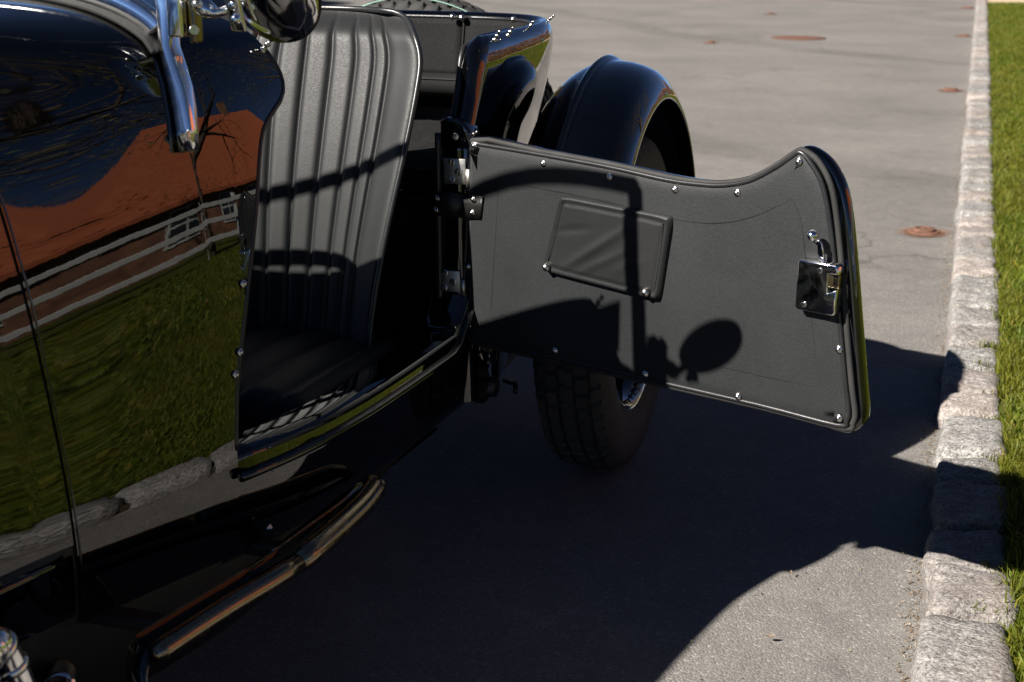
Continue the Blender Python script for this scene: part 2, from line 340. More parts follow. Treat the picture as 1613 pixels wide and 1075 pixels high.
# ------------------------------------------------------------------ kerb stones
kerb = tag(empty('kerb', (0.07, 2, 0)), kind='structure')
def stone_mesh(seed, wx, ly, top):
    rnd = random.Random(seed); nx, ny, nz = 9, 11, 6
    bm = bmesh.new(); bmesh.ops.create_cube(bm, size=1)
    bmesh.ops.subdivide_edges(bm, edges=bm.edges[:], cuts=7, use_grid_fill=True)
    from mathutils import noise
    off = V((rnd.random() * 50, rnd.random() * 50, rnd.random() * 50))
    for v in bm.verts:
        c = v.co * 2; p = 9.0
        l = (abs(c.x)**p + abs(c.y)**p + abs(c.z)**p) ** (1 / p); m = max(abs(c.x), abs(c.y), abs(c.z)); c = c * (m / l) if l else c
        q = V((c.x * wx / 2, c.y * ly / 2, c.z * 0.11))
        d = noise.fractal(q * 14 + off, 0.8, 2.0, 4) * 0.008 + noise.noise(q * 7 + off) * 0.008
        nrm = V((c.x**5, c.y**5 * 0.5, c.z**5 * 0.6)); nrm = nrm.normalized() if nrm.length > 1e-4 else V((0, 0, 0))
        if c.z > 0.3: q.x += (0.004 if c.x < 0 else -0.006) * (c.z - 0.3)
        v.co = q + nrm * d
    me = bpy.data.meshes.new('stone'); bm.to_mesh(me); bm.free(); me.polygons.foreach_set('use_smooth', [True] * len(me.polygons)); me.materials.append(GRANITE); return me
near = [1100, 971, 894, 822, 758, 710, 648, 610, 573, 537, 511, 482, 454, 430, 408, 388, 368, 352, 337, 323]
edges = [at(1520, y, 'Z', 0.058).y for y in near]
while edges[-1] < 24: edges.append(edges[-1] + random.uniform(0.15, 0.27))
lo = [edges[0]]
while lo[-1] > -3: lo.append(lo[-1] - random.uniform(0.17, 0.26))
edges = lo[:0:-1] + edges
rows = [[V((x, y, z)) for x, z in ((0.012, -.02), (0.014, 0.030), (0.134, 0.030), (0.136, -.02))] for y in (-3.0, 24.0)]
bd = mk('mortar_bed', *grid(rows), SOIL, kerb)
shared = [stone_mesh(100 + i, 0.150, 0.2, 0) for i in range(10)]
for i, (a, b) in enumerate(zip(edges, edges[1:])):
    rnd = random.Random(i); ly = b - a - (0.007 if a < 4 else 0.012); big = 1.9 < a < 4
    me = stone_mesh(i, 0.148 + rnd.uniform(-0.006, 0.008), ly, 0) if big else shared[i % 10]
    top = 0.060 + rnd.uniform(-0.011, 0.011)
    M = Matrix.Translation((0.0735 + rnd.uniform(-0.004, 0.005), (a + b) / 2, top - 0.11)) @ Matrix.Rotation(rnd.uniform(-.02, .02), 4, 'X') @ Matrix.Rotation(rnd.uniform(-.03, .03), 4, 'Y') @ Matrix.Rotation(rnd.uniform(-.03, .03), 4, 'Z')
    if not big: M = M @ Matrix.Diagonal((1, ly / 0.2, 1, 1))
    put('stone', me, None, kerb, M)

# ------------------------------------------------------------------ grass and litter
def blades(name, spots, mat, label, cat):
    v = []; f = []
    for (x, y, z, h, wd, rnd) in spots:
        a = rnd.uniform(0, 6.283); lean = rnd.uniform(0.1, 0.9) * h; la = rnd.uniform(0, 6.283)
        dx, dy = math.cos(a) * wd, math.sin(a) * wd; lx, ly = math.cos(la) * lean, math.sin(la) * lean
        b = len(v)
        v += [(x - dx, y - dy, z - 0.004), (x + dx, y + dy, z - 0.004), (x + dx * 0.8 + lx * 0.35, y + dy * 0.8 + ly * 0.35, z + h * 0.6), (x - dx * 0.8 + lx * 0.35, y - dy * 0.8 + ly * 0.35, z + h * 0.6), (x + lx, y + ly, z + h * 0.95)]
        f += [(b, b + 1, b + 2, b + 3), (b + 3, b + 2, b + 4)]
    return tag(mk(name, v, f, mat, smooth=False), label, cat, kind='stuff')
rg = random.Random(3); sp = []
def blade(x, y, hs=1.0, ws=1.0): sp.append((x, y, lawn_z(x, y), rg.uniform(0.016, 0.042) * hs, rg.uniform(0.0012, 0.0024) * ws, rg))
for _ in range(90000):
    y = rg.uniform(0.6, 4.6); x = 0.15 + 2.6 * rg.random() ** 1.2; blade(x, y, 1.05, 1.5)
for _ in range(62000):
    y = 1.7 + 5.5 * rg.random() ** 1.3; x = 0.146 + rg.random() ** 1.15 * (0.22 + 0.07 * (y - 1.7)); blade(x + 0.010 * math.sin(y * 23) + 0.006 * math.sin(y * 61), y, 1.0 + .35 * math.sin(y * 9))
for _ in range(95000):
    y = 6.5 + 14.3 * rg.random() ** 1.1; x = 0.150 + rg.random() ** 1.2 * (0.45 + 0.055 * y); blade(x, y, 1.0, 1.7)
for _ in range(150000):
    y = rg.uniform(0.5, 20.8); x = 0.2 + rg.random() * 9.8
    if (x < 0.35 + 0.06 * y and y > 5) or (x < 2.6 and y < 4.6): continue
    blade(x, y, 1.25, 3.6 if x < 3 else 5.0)
for _ in range(5200):
    y = 1.8 + 8 * rg.random() ** 1.4; k = math.sin(y * 5.3) + math.sin(y * 13.7 + 1) + math.sin(y * 31)
    if k < rg.uniform(-.5, 2): continue
    x = rg.uniform(0.128, 0.20); sp.append((x, y, max(lawn_z(x, y), .046), rg.uniform(0.02, 0.068), rg.uniform(0.0012, 0.002), rg))
blades('lawn_grass', sp, GRASS, 'short green lawn grass growing behind the granite kerb', 'grass')
sp = []
for (px, py) in ((1540, 968), (1565, 975), (1525, 963), (1556, 896), (1590, 900), (1545, 575), (1560, 545), (1585, 748), (1590, 830), (1585, 968)):
    c = at(px, py, 'Z', 0.05)
    for _ in range(22): sp.append((c.x + rg.gauss(0, 0.012), c.y + rg.gauss(0, 0.004), 0.044, rg.uniform(0.014, 0.034), 0.0011, rg))
for _ in range(700):
    y = rg.choice([e for e in edges if 1.9 < e < 9]); sp.append((rg.uniform(0.09, 0.15), y + rg.gauss(0, 0.004), 0.042, rg.uniform(0.008, 0.024), 0.0011, rg))
blades('joint_grass', sp, GRASS, 'tufts of grass sprouting in the joints between kerb stones', 'grass')
v = []; f = []
for _ in range(3000):
    y = 1.6 + 9 * rg.random() ** 1.6; x = -abs(rg.gauss(0, 0.020)) - 0.001 if rg.random() < 0.8 else rg.uniform(0.14, 0.19)
    z = 0.007 if x < 0 else lawn_z(x, y) + 0.006; s = rg.uniform(0.0012, 0.0042) * (0.8 if x < -.03 else 1); a = rg.uniform(0, 6.28); q = rg.uniform(-.5, .5); b = len(v)
    cx, sx_ = math.cos(a) * s, math.sin(a) * s; k = rg.uniform(0.3, 0.7)
    v += [(x + cx, y + sx_, z + q * s), (x - sx_ * k, y + cx * k, z + s * .6), (x - cx, y - sx_, z - q * s), (x + sx_ * k, y - cx * k, z + .001)]; f += [(b, b + 1, b + 2), (b, b + 2, b + 3)]
tag(mk('kerb_litter', v, f, DEBRIS, smooth=False), 'dry grit and leaf crumbs lying along the foot of the kerb', 'litter', kind='stuff')
v = []; f = []
for _ in range(1500):
    y = 1.7 + 16 * rg.random() ** 1.8; x = -rg.random() ** .8 * (.5 + .22 * y); s = rg.uniform(0.0008, 0.0024) * (1 + y * .06); a = rg.uniform(0, 6.28); b = len(v); z = 0.003
    v += [(x + s * math.cos(a + t), y + s * math.sin(a + t), z) for t in (0, 2.1, 4.2)] + [(x, y, z + s * 1.1)]; f += [(b, b + 1, b + 3), (b + 1, b + 2, b + 3), (b + 2, b, b + 3)]
tag(mk('road_grit', v, f, DEBRIS, smooth=False), 'loose grit scattered over the asphalt', 'grit', kind='stuff')
def dry_leaf(px, py, s, ang, label):
    c = at(px, py, 'Z', 0.004)
    prof = [(-1, 0), (-.5, .32), (0, .42), (.5, .3), (1, 0), (.5, -.28), (0, -.4), (-.5, -.3)]
    vv = [V((0, 0, .006))] + [V((a * s, b * s, 0.004 + 0.012 * abs(b) + 0.006 * a * a)) for a, b in prof]
    R = Matrix.Translation(c) @ Matrix.Rotation(ang, 4, 'Z')
    o = put('dry_leaf', mesh(vv, [(0, i, i % 8 + 1) for i in range(1, 9)], False), DEBRIS, None, R); tag(o, label, 'leaf', 'dry leaves on the asphalt')
dry_leaf(1212, 1009, 0.010, 0.3, 'small brown dry leaf on sunlit asphalt near the bottom edge')
dry_leaf(1433, 1012, 0.006, 0.9, 'tiny reddish dry leaf lying beside the nearest kerb stone')
dry_leaf(1245, 908, 0.006, 1.4, 'tiny pale dry leaf on asphalt at the car shadow edge')

# ------------------------------------------------------------------ iron covers in the road
def valve_cover(px, py, r, label):
    c = at(px, py, 'Z', 0.0); e = empty('valve_cover', (c.x, c.y, 0)); tag(e, label, 'valve cover', 'round iron valve covers along the kerb')
    M = Matrix.Translation(c)
    put('flange', lathe_mesh([(r * 1.0, 0.001), (r * 1.0, 0.008), (r * .95, 0.011), (r * .72, 0.012), (0.0001, 0.012)], 28), RUST, e, M)
    put('cap', lathe_mesh([(r * .7, 0.011), (r * .7, 0.018), (r * .65, 0.021), (r * .45, 0.022), (r * .42, 0.018), (r * .2, 0.018), (r * .18, 0.022), (0.0001, 0.022)], 24), RUST, e, M)
    put('tar_collar', lathe_mesh([(r * 1.28, 0.0025), (r * 1.26, 0.0042), (r * .99, 0.0048)], 28), TAR, e, M)
    st = put('rust_stain', mesh([(-.16, -.16, 0.0062), (.16, -.16, 0.0062), (.16, .16, 0.0062), (-.16, .16, 0.0062)], [(0, 1, 2, 3)]), STAIN, e, M)
valve_cover(1455, 368, 0.060, 'nearest rusty iron valve cover, its stepped cap proud of the asphalt')
valve_cover(1498, 144, 0.062, 'second rusty valve cover from the camera, beside the kerb')
valve_cover(1518, 58, 0.075, 'third rusty valve cover from the camera, beside the kerb')
valve_cover(1525, 13.5, 0.09, 'farthest rusty valve cover beside the kerb, by the gravel path')
valve_cover(1120, 68.5, 0.045, 'small rusty valve cover out in the road, nearer than the manhole')
valve_cover(1214, 23, 0.05, 'small rusty valve cover far out in the road beyond the manhole')
mh = at(1258, 60.5, 'Z', 0); e = tag(empty('manhole_cover', (mh.x, mh.y, 0)), 'wide flat rusty manhole cover set in the far asphalt', 'manhole cover')
put('frame_ring', lathe_mesh([(0.27, 0.003), (0.27, 0.006), (0.235, 0.006), (0.232, 0.004)], 40), RUST, e, Matrix.Translation(mh))
put('lid', lathe_mesh([(0.228, 0.003), (0.226, 0.006), (0.17, 0.007), (0.16, 0.004), (0.10, 0.004), (0.09, 0.007), (0.0001, 0.007)], 40), RUST, e, Matrix.Translation(mh))

# ------------------------------------------------------------------ surroundings that the paint and chrome mirror, plus an unseen shadow caster
fn = tag(empty('rail_fence', (8.6, 8, 0.1)), 'white wooden post and rail fence across the lawn, mirrored in the black paint', 'fence')
FX = lambda y: 8.2 + 0.10 * y
post = rbox_mesh(0.12, 0.12, 1.25, 0.01, 1)
for i in range(14):
    y = -4 + 2.1 * i; put('post', post, WHITE, fn, Matrix.Translation((FX(y), y, 0.72)))
    if i < 13:
        y2 = y + 2.1; d = V((FX(y2) - FX(y), 2.1, 0))
        for zz in (0.5, 0.85, 1.2):
            put('rail', bpy.data.meshes.get('fence_rail') or (lambda m: (setattr(m, 'name', 'fence_rail'), m)[1])(rbox_mesh(2.09, 0.05, 0.10, 0.008, 1)), WHITE, fn, frame((FX((y+y2)/2) - 0.09, (y + y2) / 2, zz), (0, 0, 1), d))
def house(name, label, cx, cy, L, W_, hw, hr, rot, wall, roof):
    M = Matrix.Translation((cx, cy, 0)) @ Matrix.Rotation(rot, 4, 'Z'); e = tag(empty(name, (cx, cy, 0)), label, 'house')
    a, b = L / 2, W_ / 2
    vv = [M @ V(p) for p in ((-a,-b,-.2),(a,-b,-.2),(a,b,-.2),(-a,b,-.2),(-a,-b,hw),(a,-b,hw),(a,b,hw),(-a,b,hw),(-a,0,hw+hr-.12),(a,0,hw+hr-.12))]
    wl = mk('wall', vv, [(0,1,5,4),(2,3,7,6),(1,2,6,5),(3,0,4,7)], wall, e, False)
    o = 0.5; k = b + o
    q = [M @ V(t) for t in ((-a-o, -k, hw-.30), (a+o, -k, hw-.30), (a+o, k, hw-.30), (-a-o, k, hw-.30), (-a-o+k*.38, 0, hw+hr), (a+o-k*.38, 0, hw+hr), (-a-o, -k, hw-.45), (a+o, -k, hw-.45), (a+o, k, hw-.45), (-a-o, k, hw-.45))]
    rr = [mk('roof', q, [(0,1,5,4),(1,2,5),(2,3,4,5),(3,0,4),(0,6,7,1),(1,7,8,2),(2,8,9,3),(3,9,6,0),(6,9,8,7)], roof, e, False)]
    put('chimney', rbox_mesh(.7, .6, 1.6, .02, 1), wall, rr[0], M @ Matrix.Translation((a * .4, 0, hw + hr + .3)))
    for s in (-1, 1):
        for k in range(int(L // 2.6)):
            x = -a + 1.6 + k * 2.6
            wdw = put('window', rbox_mesh(1.1, .06, 1.25, .01, 1), WHITE, e, M @ Matrix.Translation((x, s * (b + .02), 1.35)))
            for q in (-.26, .26):
                for zz in (-.29, .29): put('pane', rbox_mesh(.46, .03, .5, 0, 1), PANE, wdw, M @ Matrix.Translation((x + q, s * (b + .045), 1.35 + zz)))
    dr = put('door', rbox_mesh(.95, .07, 2.05, .01, 1), GREENP, e, M @ Matrix.Translation((-a + .55, -b - .03, 1.0)))
    return e
house('farm_house', 'long low house with hipped orange clay roof beyond the white fence', 22.5, 12.0, 17, 9, 2.5, 5.0, math.radians(88), BRICK, ROOF)
house('barn', 'brown walled barn with hipped clay roof out of view across the road, added to shade the far asphalt', -20.8, 12.5, 15, 8, 3.8, 3.4, 0.0, BRICK, ROOF)  # unseen building, added and placed for the shadow on the far asphalt
# trees
def make_tree(seed, hgt):
    rnd = random.Random(seed); tv, tf, lv, lf = [], [], [], []
    def limb(p, d, L, r, depth):
        n = 5; path = [p.copy()]; rr = [r]; q = p.copy(); dd = d.copy()
        for i in range(n):
            dd = (dd + V((rnd.gauss(0, .13), rnd.gauss(0, .13), rnd.gauss(0.03, .09)))).normalized(); q = q + dd * L / n; path.append(q.copy()); rr.append(r * (1 - .62 * (i + 1) / n))
        vv, ff = tube_data(path, rr, 7 if depth < 1 else 4 if depth < 3 else 3, cap=False); b = len(tv); tv.extend(vv); tf.extend([tuple(b + i for i in g) for g in ff])
        if depth >= 2:
            for _ in range(5 if depth < 4 else 9):
                t = rnd.choice(path[1:]); s = rnd.uniform(.02, .05); c = t + V((rnd.gauss(0, .12), rnd.gauss(0, .12), rnd.gauss(0, .1))); b = len(lv)
                u = V((rnd.gauss(0, 1), rnd.gauss(0, 1), rnd.gauss(0, 1))).normalized() * s; k = u.orthogonal().normalized() * s * .6
                lv.extend([c - u, c + k, c + u, c - k]); lf.append((b, b + 1, b + 2, b + 3))
        if depth < 4:
            for _ in range((5, 4, 4, 3)[depth]):
                i = rnd.randint(2, n); t = path[i]; ax = dd.orthogonal().normalized(); ax.rotate(Matrix.Rotation(rnd.uniform(0, 6.28), 3, dd))
                nd = (dd * rnd.uniform(.5, .9) + ax * rnd.uniform(.5, .95)).normalized(); limb(t, nd, L * rnd.uniform(.55, .78), rr[i] * .62, depth + 1)
    limb(V((0, 0, -.1)), V((rnd.gauss(0, .04), rnd.gauss(0, .04), 1)), hgt * .38, hgt * .022, 0)
    a = mesh(tv, tf); a.materials.append(BARK); b = mesh(lv, lf, False); b.materials.append(BUDS); return a, b
protos = [make_tree(11, 11), make_tree(23, 13)]
for i, (x, y, k, s, lab) in enumerate(((9.6, 5.6, 0, 1.35, 'bare budding tree just behind the white fence'), (10.5, 0.6, 1, 1.15, 'bare tree behind the fence, opposite the car bonnet'), (29.5, 6.5, 0, 1.5, 'tall bare tree behind the orange roofed house'), (7.0, 14.5, 1, 1.15, 'bare budding tree inside the fence, near the gravel path'), (17.0, -3.5, 0, 1.4, 'tall bare tree beyond the fence, left of the orange roofed house'), (5.0, 29.5, 1, 0.9, 'bare tree behind the brown hedge'))):
    e = tag(empty('bare_tree', (x, y, 0)), lab, 'tree', 'bare spring trees'); M = Matrix.Translation((x, y, 0)) @ Matrix.Rotation(i * 1.9, 4, 'Z') @ Matrix.Scale(s, 4)
    put('trunk', protos[k][0], None, e, M); put('crown', protos[k][1], None, e, M)
# brown hedge beyond the gravel path
hd = tag(empty('beech_hedge', (8, 26.3, 0)), 'brown winter beech hedge behind the gravel path', 'hedge'); v = []; f = []
for _ in range(38000):
    x = rg.uniform(0.4, 22); y = 26.4 + rg.uniform(-.7, .7); z = rg.random() * (2.7 + .5 * math.sin(x * 1.7) * math.sin(x * .6)); s = rg.uniform(.05, .10)
    u = V((rg.gauss(0, 1), rg.gauss(0, 1), rg.gauss(0, 1))).normalized() * s; k = u.orthogonal().normalized() * s * .6; c = V((x, y, z)); b = len(v); v += [c - u, c + k, c + u, c - k]; f.append((b, b + 1, b + 2, b + 3))
mk('foliage', v, f, BROWNLEAF, hd, False)
v, f = [], []
for _ in range(160):
    x = rg.uniform(.5, 22); a, b_ = tube_data([(x, 26.4 + rg.uniform(-.3, .3), 0), (x + rg.gauss(0, .15), 26.4 + rg.uniform(-.5, .5), 2.5)], .03, 4); n0 = len(v); v += a; f += [tuple(n0 + i for i in g) for g in b_]
mk('stems', v, f, BARK, hd)
gb = tag(empty('litter_bin', (3.6, 22.6, 0)), 'green cone topped litter bin standing on the gravel path', 'litter bin')
put('drum', lathe_mesh([(.0001, .05), (.24, .05), (.27, .1), (.27, .95), (.25, .97)], 20), GREENP, gb, Matrix.Translation((3.6, 22.6, 0))); put('lid', lathe_mesh([(.29, .97), (.27, 1.03), (.1, 1.25), (.0001, 1.27)], 20), GREENP, gb, Matrix.Translation((3.6, 22.6, 0)))

# ================================================================== THE CAR
XC = -1.45
car = tag(empty('vintage_car', (XC, 1.8, 0)), 'black open vintage car parked beside the kerb with its rear-hinged door swung open', 'car')
XPT = [(-0.2, -1.20), (0.3, -1.17), (1.0, -1.125), (1.2, -1.09), (1.405, -1.036), (1.55, -.984), (1.67, -.940), (1.80, -.900), (2.0, -.872), (2.41, -.848), (2.6, -.838), (3.0, -.836)]
XPS = [smooth_interp(-.3 + .01 * i, XPT) for i in range(345)]
for _ in range(60): XPS = [XPS[0]] + [(a + 2 * b + c) / 4 for a, b, c in zip(XPS, XPS[1:], XPS[2:])] + [XPS[-1]]
def XP(y):
    t = min(343.0, max(1.0, (y + .3) / .01)); i = int(t); f = t - i; a, b, c, d = XPS[i - 1], XPS[i], XPS[i + 1], XPS[min(344, i + 2)]
    return 0.5 * ((2*b) + (-a + c)*f + (2*a - 5*b + 4*c - d)*f*f + (-a + 3*b - 3*c + d)*f**3)
SECT = catmull([(.013, .25), (.0045, .325), (.001, .40), (.0022, .475), (.0068, .55), (.0145, .65), (.0225, .72), (.031, .78), (.042, .84), (.054, .89), (.066, .93), (.080, .965), (.095, .99), (.116, 1.012), (.15, 1.033), (.205, 1.048), (.28, 1.056), (.38, 1.060)], 8)
for _ in range(40): SECT = [SECT[0]] + [((a[0] + 2 * b[0] + c[0]) / 4, (a[1] + 2 * b[1] + c[1]) / 4) for a, b, c in zip(SECT, SECT[1:], SECT[2:])] + [SECT[-1]]
INSZ = [(z, i) for i, z in SECT]
def INS(z): return interp(z, INSZ)
def twist(y, z): return .20 * min(.30, max(0, 1.67 - y)) * max(0, z - .33) * sstep(1.06, .95, z)
def body(y, z): return XP(y) - INS(z) - twist(y, z)
def on_body(px, py, off=0.0):
    d = ray(px, py); lo, hi = 0.0002, 0.0016
    f = lambda t: (EYE + d * t).x - body((EYE + d * t).y, (EYE + d * t).z) - off
    for k in range(200):
        t = lo + (hi - lo) * k / 200
        if f(t) < 0: hi2 = t; lo2 = t - (hi - lo) / 200; break
    else: return EYE + d * hi
    for _ in range(40):
        m = (lo2 + hi2) / 2
        if f(m) < 0: hi2 = m
        else: lo2 = m
    return EYE + d * hi2
EDGE = [on_body(*p) for p in ((372, 690), (375, 600), (385, 510), (395, 420), (404, 330), (409, 250), (415, 205), (426, 182), (440, 163), (447, 140), (440, 112), (416, 76))]
ED = sorted([(p.z, p.y) for p in EDGE])
def yedge(z): return smooth_interp(z, ED) if z > ED[0][0] else ED[0][1] - .0 
SEAM = [on_body(*p) for p in ((125, 968), (103, 830), (80, 700), (55, 570), (30, 450), (0, 330))]
SE = sorted([(p.z, p.y) for p in SEAM]); print('EDGE', [(round(a, 3), round(b, 3)) for a, b in ED]); print('SEAM', [(round(a, 3), round(b, 3)) for a, b in SE])
def yseam(z): return interp(z, [(SE[0][0], SE[0][1]), (SE[-1][0], SE[-1][1]), (1.06, SE[-1][1] - .02)])
def section(y, inset_max=None):
    hw = XP(y) - XC; k = hw / 0.51
    return [((i if i < .1 else .1 + (i - .1) * (hw - .1) / .28), z) for i, z in SECT]
def panel(name, y0f, y1f, zmin, zmax, ncol, mat, parent, zs=lambda y: 0.0, both=True, thick=0.008, nrow_extra=0):
    rows = []
    sec = [s for s in SECT if zmin - 1e-6 <= s[1] <= zmax + 1e-6]
    if sec[0][1] > zmin + .004: sec = [(INS(zmin), zmin)] + sec
    if zmax < 1.05 and sec[-1][1] < zmax - .004: sec = sec + [(INS(zmax), zmax)]
    for (i, z) in sec:
        r = []
        for j in range(ncol + 1):
            y = lerp(y0f(z), y1f(z), j / ncol); hw = XP(y) - XC
            ii = i if i < .1 else .1 + (i - .1) * (hw - .1) / .28
            r.append(V((XP(y) - ii - twist(y, z), y, z - zs(y) * sstep(.6, 1.0, z))))
        rows.append(r)
    if both: rows += [[V((2 * XC - p.x, p.y, p.z)) for p in r] for r in rows[-2::-1]]
    v, f = grid(rows); o = mk(name, v, f, mat, parent)
    if thick:
        m = o.modifiers.new('s', 'SOLIDIFY'); m.thickness = thick; m.offset = -1
    return o
scut = panel('scuttle', lambda z: yseam(z) + .002, lambda z: yedge(min(z, .976)) - (0 if z < .976 else (z - .976) * .6), .27, 1.07, 72, PAINT, car, thick=0)
bdrop = lambda y: 0.05 * sstep(1.3, .2, y)
bon = panel('bonnet', lambda z: .22, lambda z: yseam(z) - .002, .385, 1.07, 110, PAINT, car, bdrop, thick=0)
panel('bonnet_valance', lambda z: .22, lambda z: yseam(.3) - .006, .285, .372, 14, PAINT, car, thick=.006, both=False)
tube('valance_bead', [(XP(y) + .003, y, .379) for y in [.25 + .05 * i for i in range(22)] if y < yseam(.38) - .008], .006, PAINT, car)
# dark strip closing the bonnet joint
seal = panel('bonnet_seal', lambda z: yseam(z) - .014, lambda z: yseam(z) + .014, .27, 1.07, 4, CHASSIS, scut, thick=0)
for vv in seal.data.vertices: vv.co.x += -.0045 if vv.co.x > XC + .02 else .0045 if vv.co.x < XC - .02 else 0; vv.co.z -= .0045 * sstep(.9, 1.03, vv.co.z)
tube('seam_bead', [(body(yseam(z) + .006, z) + .0002, yseam(z) + .006, z) for z in [.30 + .02 * i for i in range(35)]], .0016, PAINT, scut, seg=8)
tube('edge_bead', [(body(yedge(z), z) - .004, yedge(z) + .001, z) for z in [.43 + .012 * i for i in range(46)]], .006, PIPING, scut, seg=8)
rad = put('radiator_shell', prism_mesh([(-.26, .3), (.26, .3), (.275, .8), (.23, .98), (.1, 1.03), (-.1, 1.03), (-.23, .98), (-.275, .8)], .09, .02), CHROME, car, frame((XC, .24, 0), (0, -1, 0), (1, 0, 0)))
for i in range(15): put('grille_slat', bpy.data.meshes.get('slat') or (lambda m: (setattr(m, 'name', 'slat'), m)[1])(rbox_mesh(.012, .02, .55, .003, 1)), CHASSIS, rad, frame((XC - .21 + .03 * i, .148, .63), (0, 0, 1), (1, 0, 0)))
stud_me = lathe_mesh([(.0062, 0), (.0062, .0012), (.0048, .0022), (.0042, .0022), (.0036, .0036), (.0022, .0048), (.0001, .0052)], 14)
bigstud_me = lathe_mesh([(.0075, 0), (.0078, .002), (.0068, .0055), (.0042, .0082), (.0001, .0092)], 16)
# slotted screw: disc with a cut
def screw_mesh(r, h=.0022):
    bm = bmesh.new(); n = 20
    prof = [(r, 0), (r, h * .6), (r * .85, h)]
    vs = [[bm.verts.new((a * math.cos(2*math.pi*k/n), a * math.sin(2*math.pi*k/n), b)) for k in range(n)] for a, b in prof]
    for i in range(2):
        for k in range(n): bm.faces.new((vs[i][k], vs[i][(k+1) % n], vs[i+1][(k+1) % n], vs[i+1][k]))
    s = r * .14; q = r * .83
    up = [bm.verts.new((x, y, h)) for x, y in ((-q, s), (q, s))]; dn = [bm.verts.new((x, y, h)) for x, y in ((-q, -s), (q, -s))]; bo = [bm.verts.new((x, y, h - .0012)) for x, y in ((-q, s), (q, s), (-q, -s), (q, -s))]
    top = [v for k, v in enumerate(vs[2]) if 0 < k < n / 2]; bot = [v for k, v in enumerate(vs[2]) if n / 2 < k < n]
    bm.faces.new([up[1]] + top + [up[0]]); bm.faces.new([dn[0]] + bot + [dn[1]])
    bm.faces.new((up[0], bo[0], bo[1], up[1])); bm.faces.new((dn[0], dn[1], bo[3], bo[2])); bm.faces.new((bo[0], bo[2], bo[3], bo[1]))
    me = bpy.data.meshes.new('screw'); bm.to_mesh(me); bm.free(); shade_auto(me, 30); return me
screw_me = screw_mesh(.0068)
pin_me = lathe_mesh([(.0055, -.002), (.0055, .002), (.003, .0035), (.0026, .009), (.0048, .0105), (.0050, .0130), (.0024, .0145), (.0022, .0200), (.0034, .0215), (.0034, .0250), (.0015, .0280), (.0001, .0285)], 12)

# ------------------------------------------------------------------ windscreen and mirror
WY = 1.575
ws = empty('windscreen', (body(WY, .9), WY, .9)); ws.parent = car; ws.matrix_parent_inverse = Matrix.Translation(-car.location)
def putw(name, me, mat, M=None):
    o = bpy.data.objects.new(name, me); COL.objects.link(o); o.parent = ws
    o.matrix_parent_inverse = Matrix.Translation(-ws.location)
    if mat and not me.materials: me.materials.append(mat)
    if M is not None: o.matrix_basis = M
    return o
def strip_mesh(path, nrm, wid, thk, n=8):
    """rounded bar: path points, width direction per point (nrm), rectangular-round section"""
    rows = []
    for i, p in enumerate(path):
        a = path[max(0, i-1)]; b = path[min(len(path)-1, i+1)]; t = (b - a).normalized(); s = (nrm[i] - t * nrm[i].dot(t)).normalized(); u = t.cross(s)
        W_ = wid[i] if isinstance(wid, list) else wid; T_ = thk[i] if isinstance(thk, list) else thk; r = []
        for k in range(16):
            an = 2 * math.pi * k / 16; c, q = math.cos(an), math.sin(an)
            r.append(p + s * (W_ / 2) * math.copysign(abs(c) ** .45, c) + u * (T_ / 2) * math.copysign(abs(q) ** .45, q))
        rows.append(r)
    v, f = grid(rows, closeu=True); f.append(tuple(range(15, -1, -1))); f.append(tuple((len(rows)-1)*16 + k for k in range(16)))
    return fix_normals(mesh(v, f))
WTOP = 1.335
def post_path(s):
    pts = []
    for px, py in ((297, 238), (295, 205), (291, 170), (285, 138), (276, 105), (267, 75)):
        p = on_body(px, py, .014); pts.append(p)
    base = pts[-1]; top = V((base.x - .012, base.y + .02, WTOP))
    for t in (.15, .35, .6, 1.0): pts.append(base.lerp(top, t))
    if s < 0: pts = [V((2 * XC - p.x, p.y, p.z)) for p in pts]
    return pts
pp = post_path(1); print('POST', [tuple(round(c, 3) for c in p) for p in pp])
for s in (1, -1):
    p = post_path(s); n = len(p); putw('side_post', strip_mesh(p, [V((0, 1, 0))] * n, [.018, .024, .027, .028, .029, .030, .030, .030, .030, .030], [.024, .026, .026, .026, .024, .022, .020, .018, .018, .018]), CHROME)
# bottom rail riding on the scuttle
def over(y, zstart, lift, n=26):
    pts = []; sec = [s for s in section(y) if s[1] >= zstart]
    for i, z in sec: pts.append(V((XP(y) - i - twist(y, z), y, z + lift)))
    m = [V((2 * XC - q.x, q.y, q.z)) for q in pts[-2::-1]]; return pts + m
by = pp[5].y
rp = over(by, .985, .022); putw('bottom_rail', strip_mesh(rp, [V((0, 1, 0))] * len(rp), .026, .030), CHROME)
gk = over(by - .006, .975, .003); putw('rubber_gasket', strip_mesh(gk, [V((0, 1, 0))] * len(gk), .040, .009), RUBBER)
tp = [pp[-1].copy()]; tp = [V((lerp(pp[-1].x, 2 * XC - pp[-1].x, k / 12), pp[-1].y, WTOP + .10 * math.sin(math.pi * k / 12))) for k in range(13)]
putw('top_rail', strip_mesh(tp, [V((0, 1, 0))] * 13, .018, .022), CHROME)
gv = []; gf = []; low = [q + V((0, 0, .010)) for q in rp]; nlow = len(low)
gl = [V((q.x, q.y + (WTOP - q.z) * .06, WTOP + .10 * math.sin(math.pi * min(1, max(0, (pp[-1].x - q.x) / (2 * (pp[-1].x - XC))))))) for q in low]
v, f = grid([low, gl]); putw('glass_pane', mesh(v, f), GLASS)
for k, (px, py) in enumerate(((281, 95), (299, 212))):
    q = on_body(px, py, .0275); putw('post_screw', screw_me, STEEL, frame(q, (.95, -.30, .12), (.3, 0, 1)))
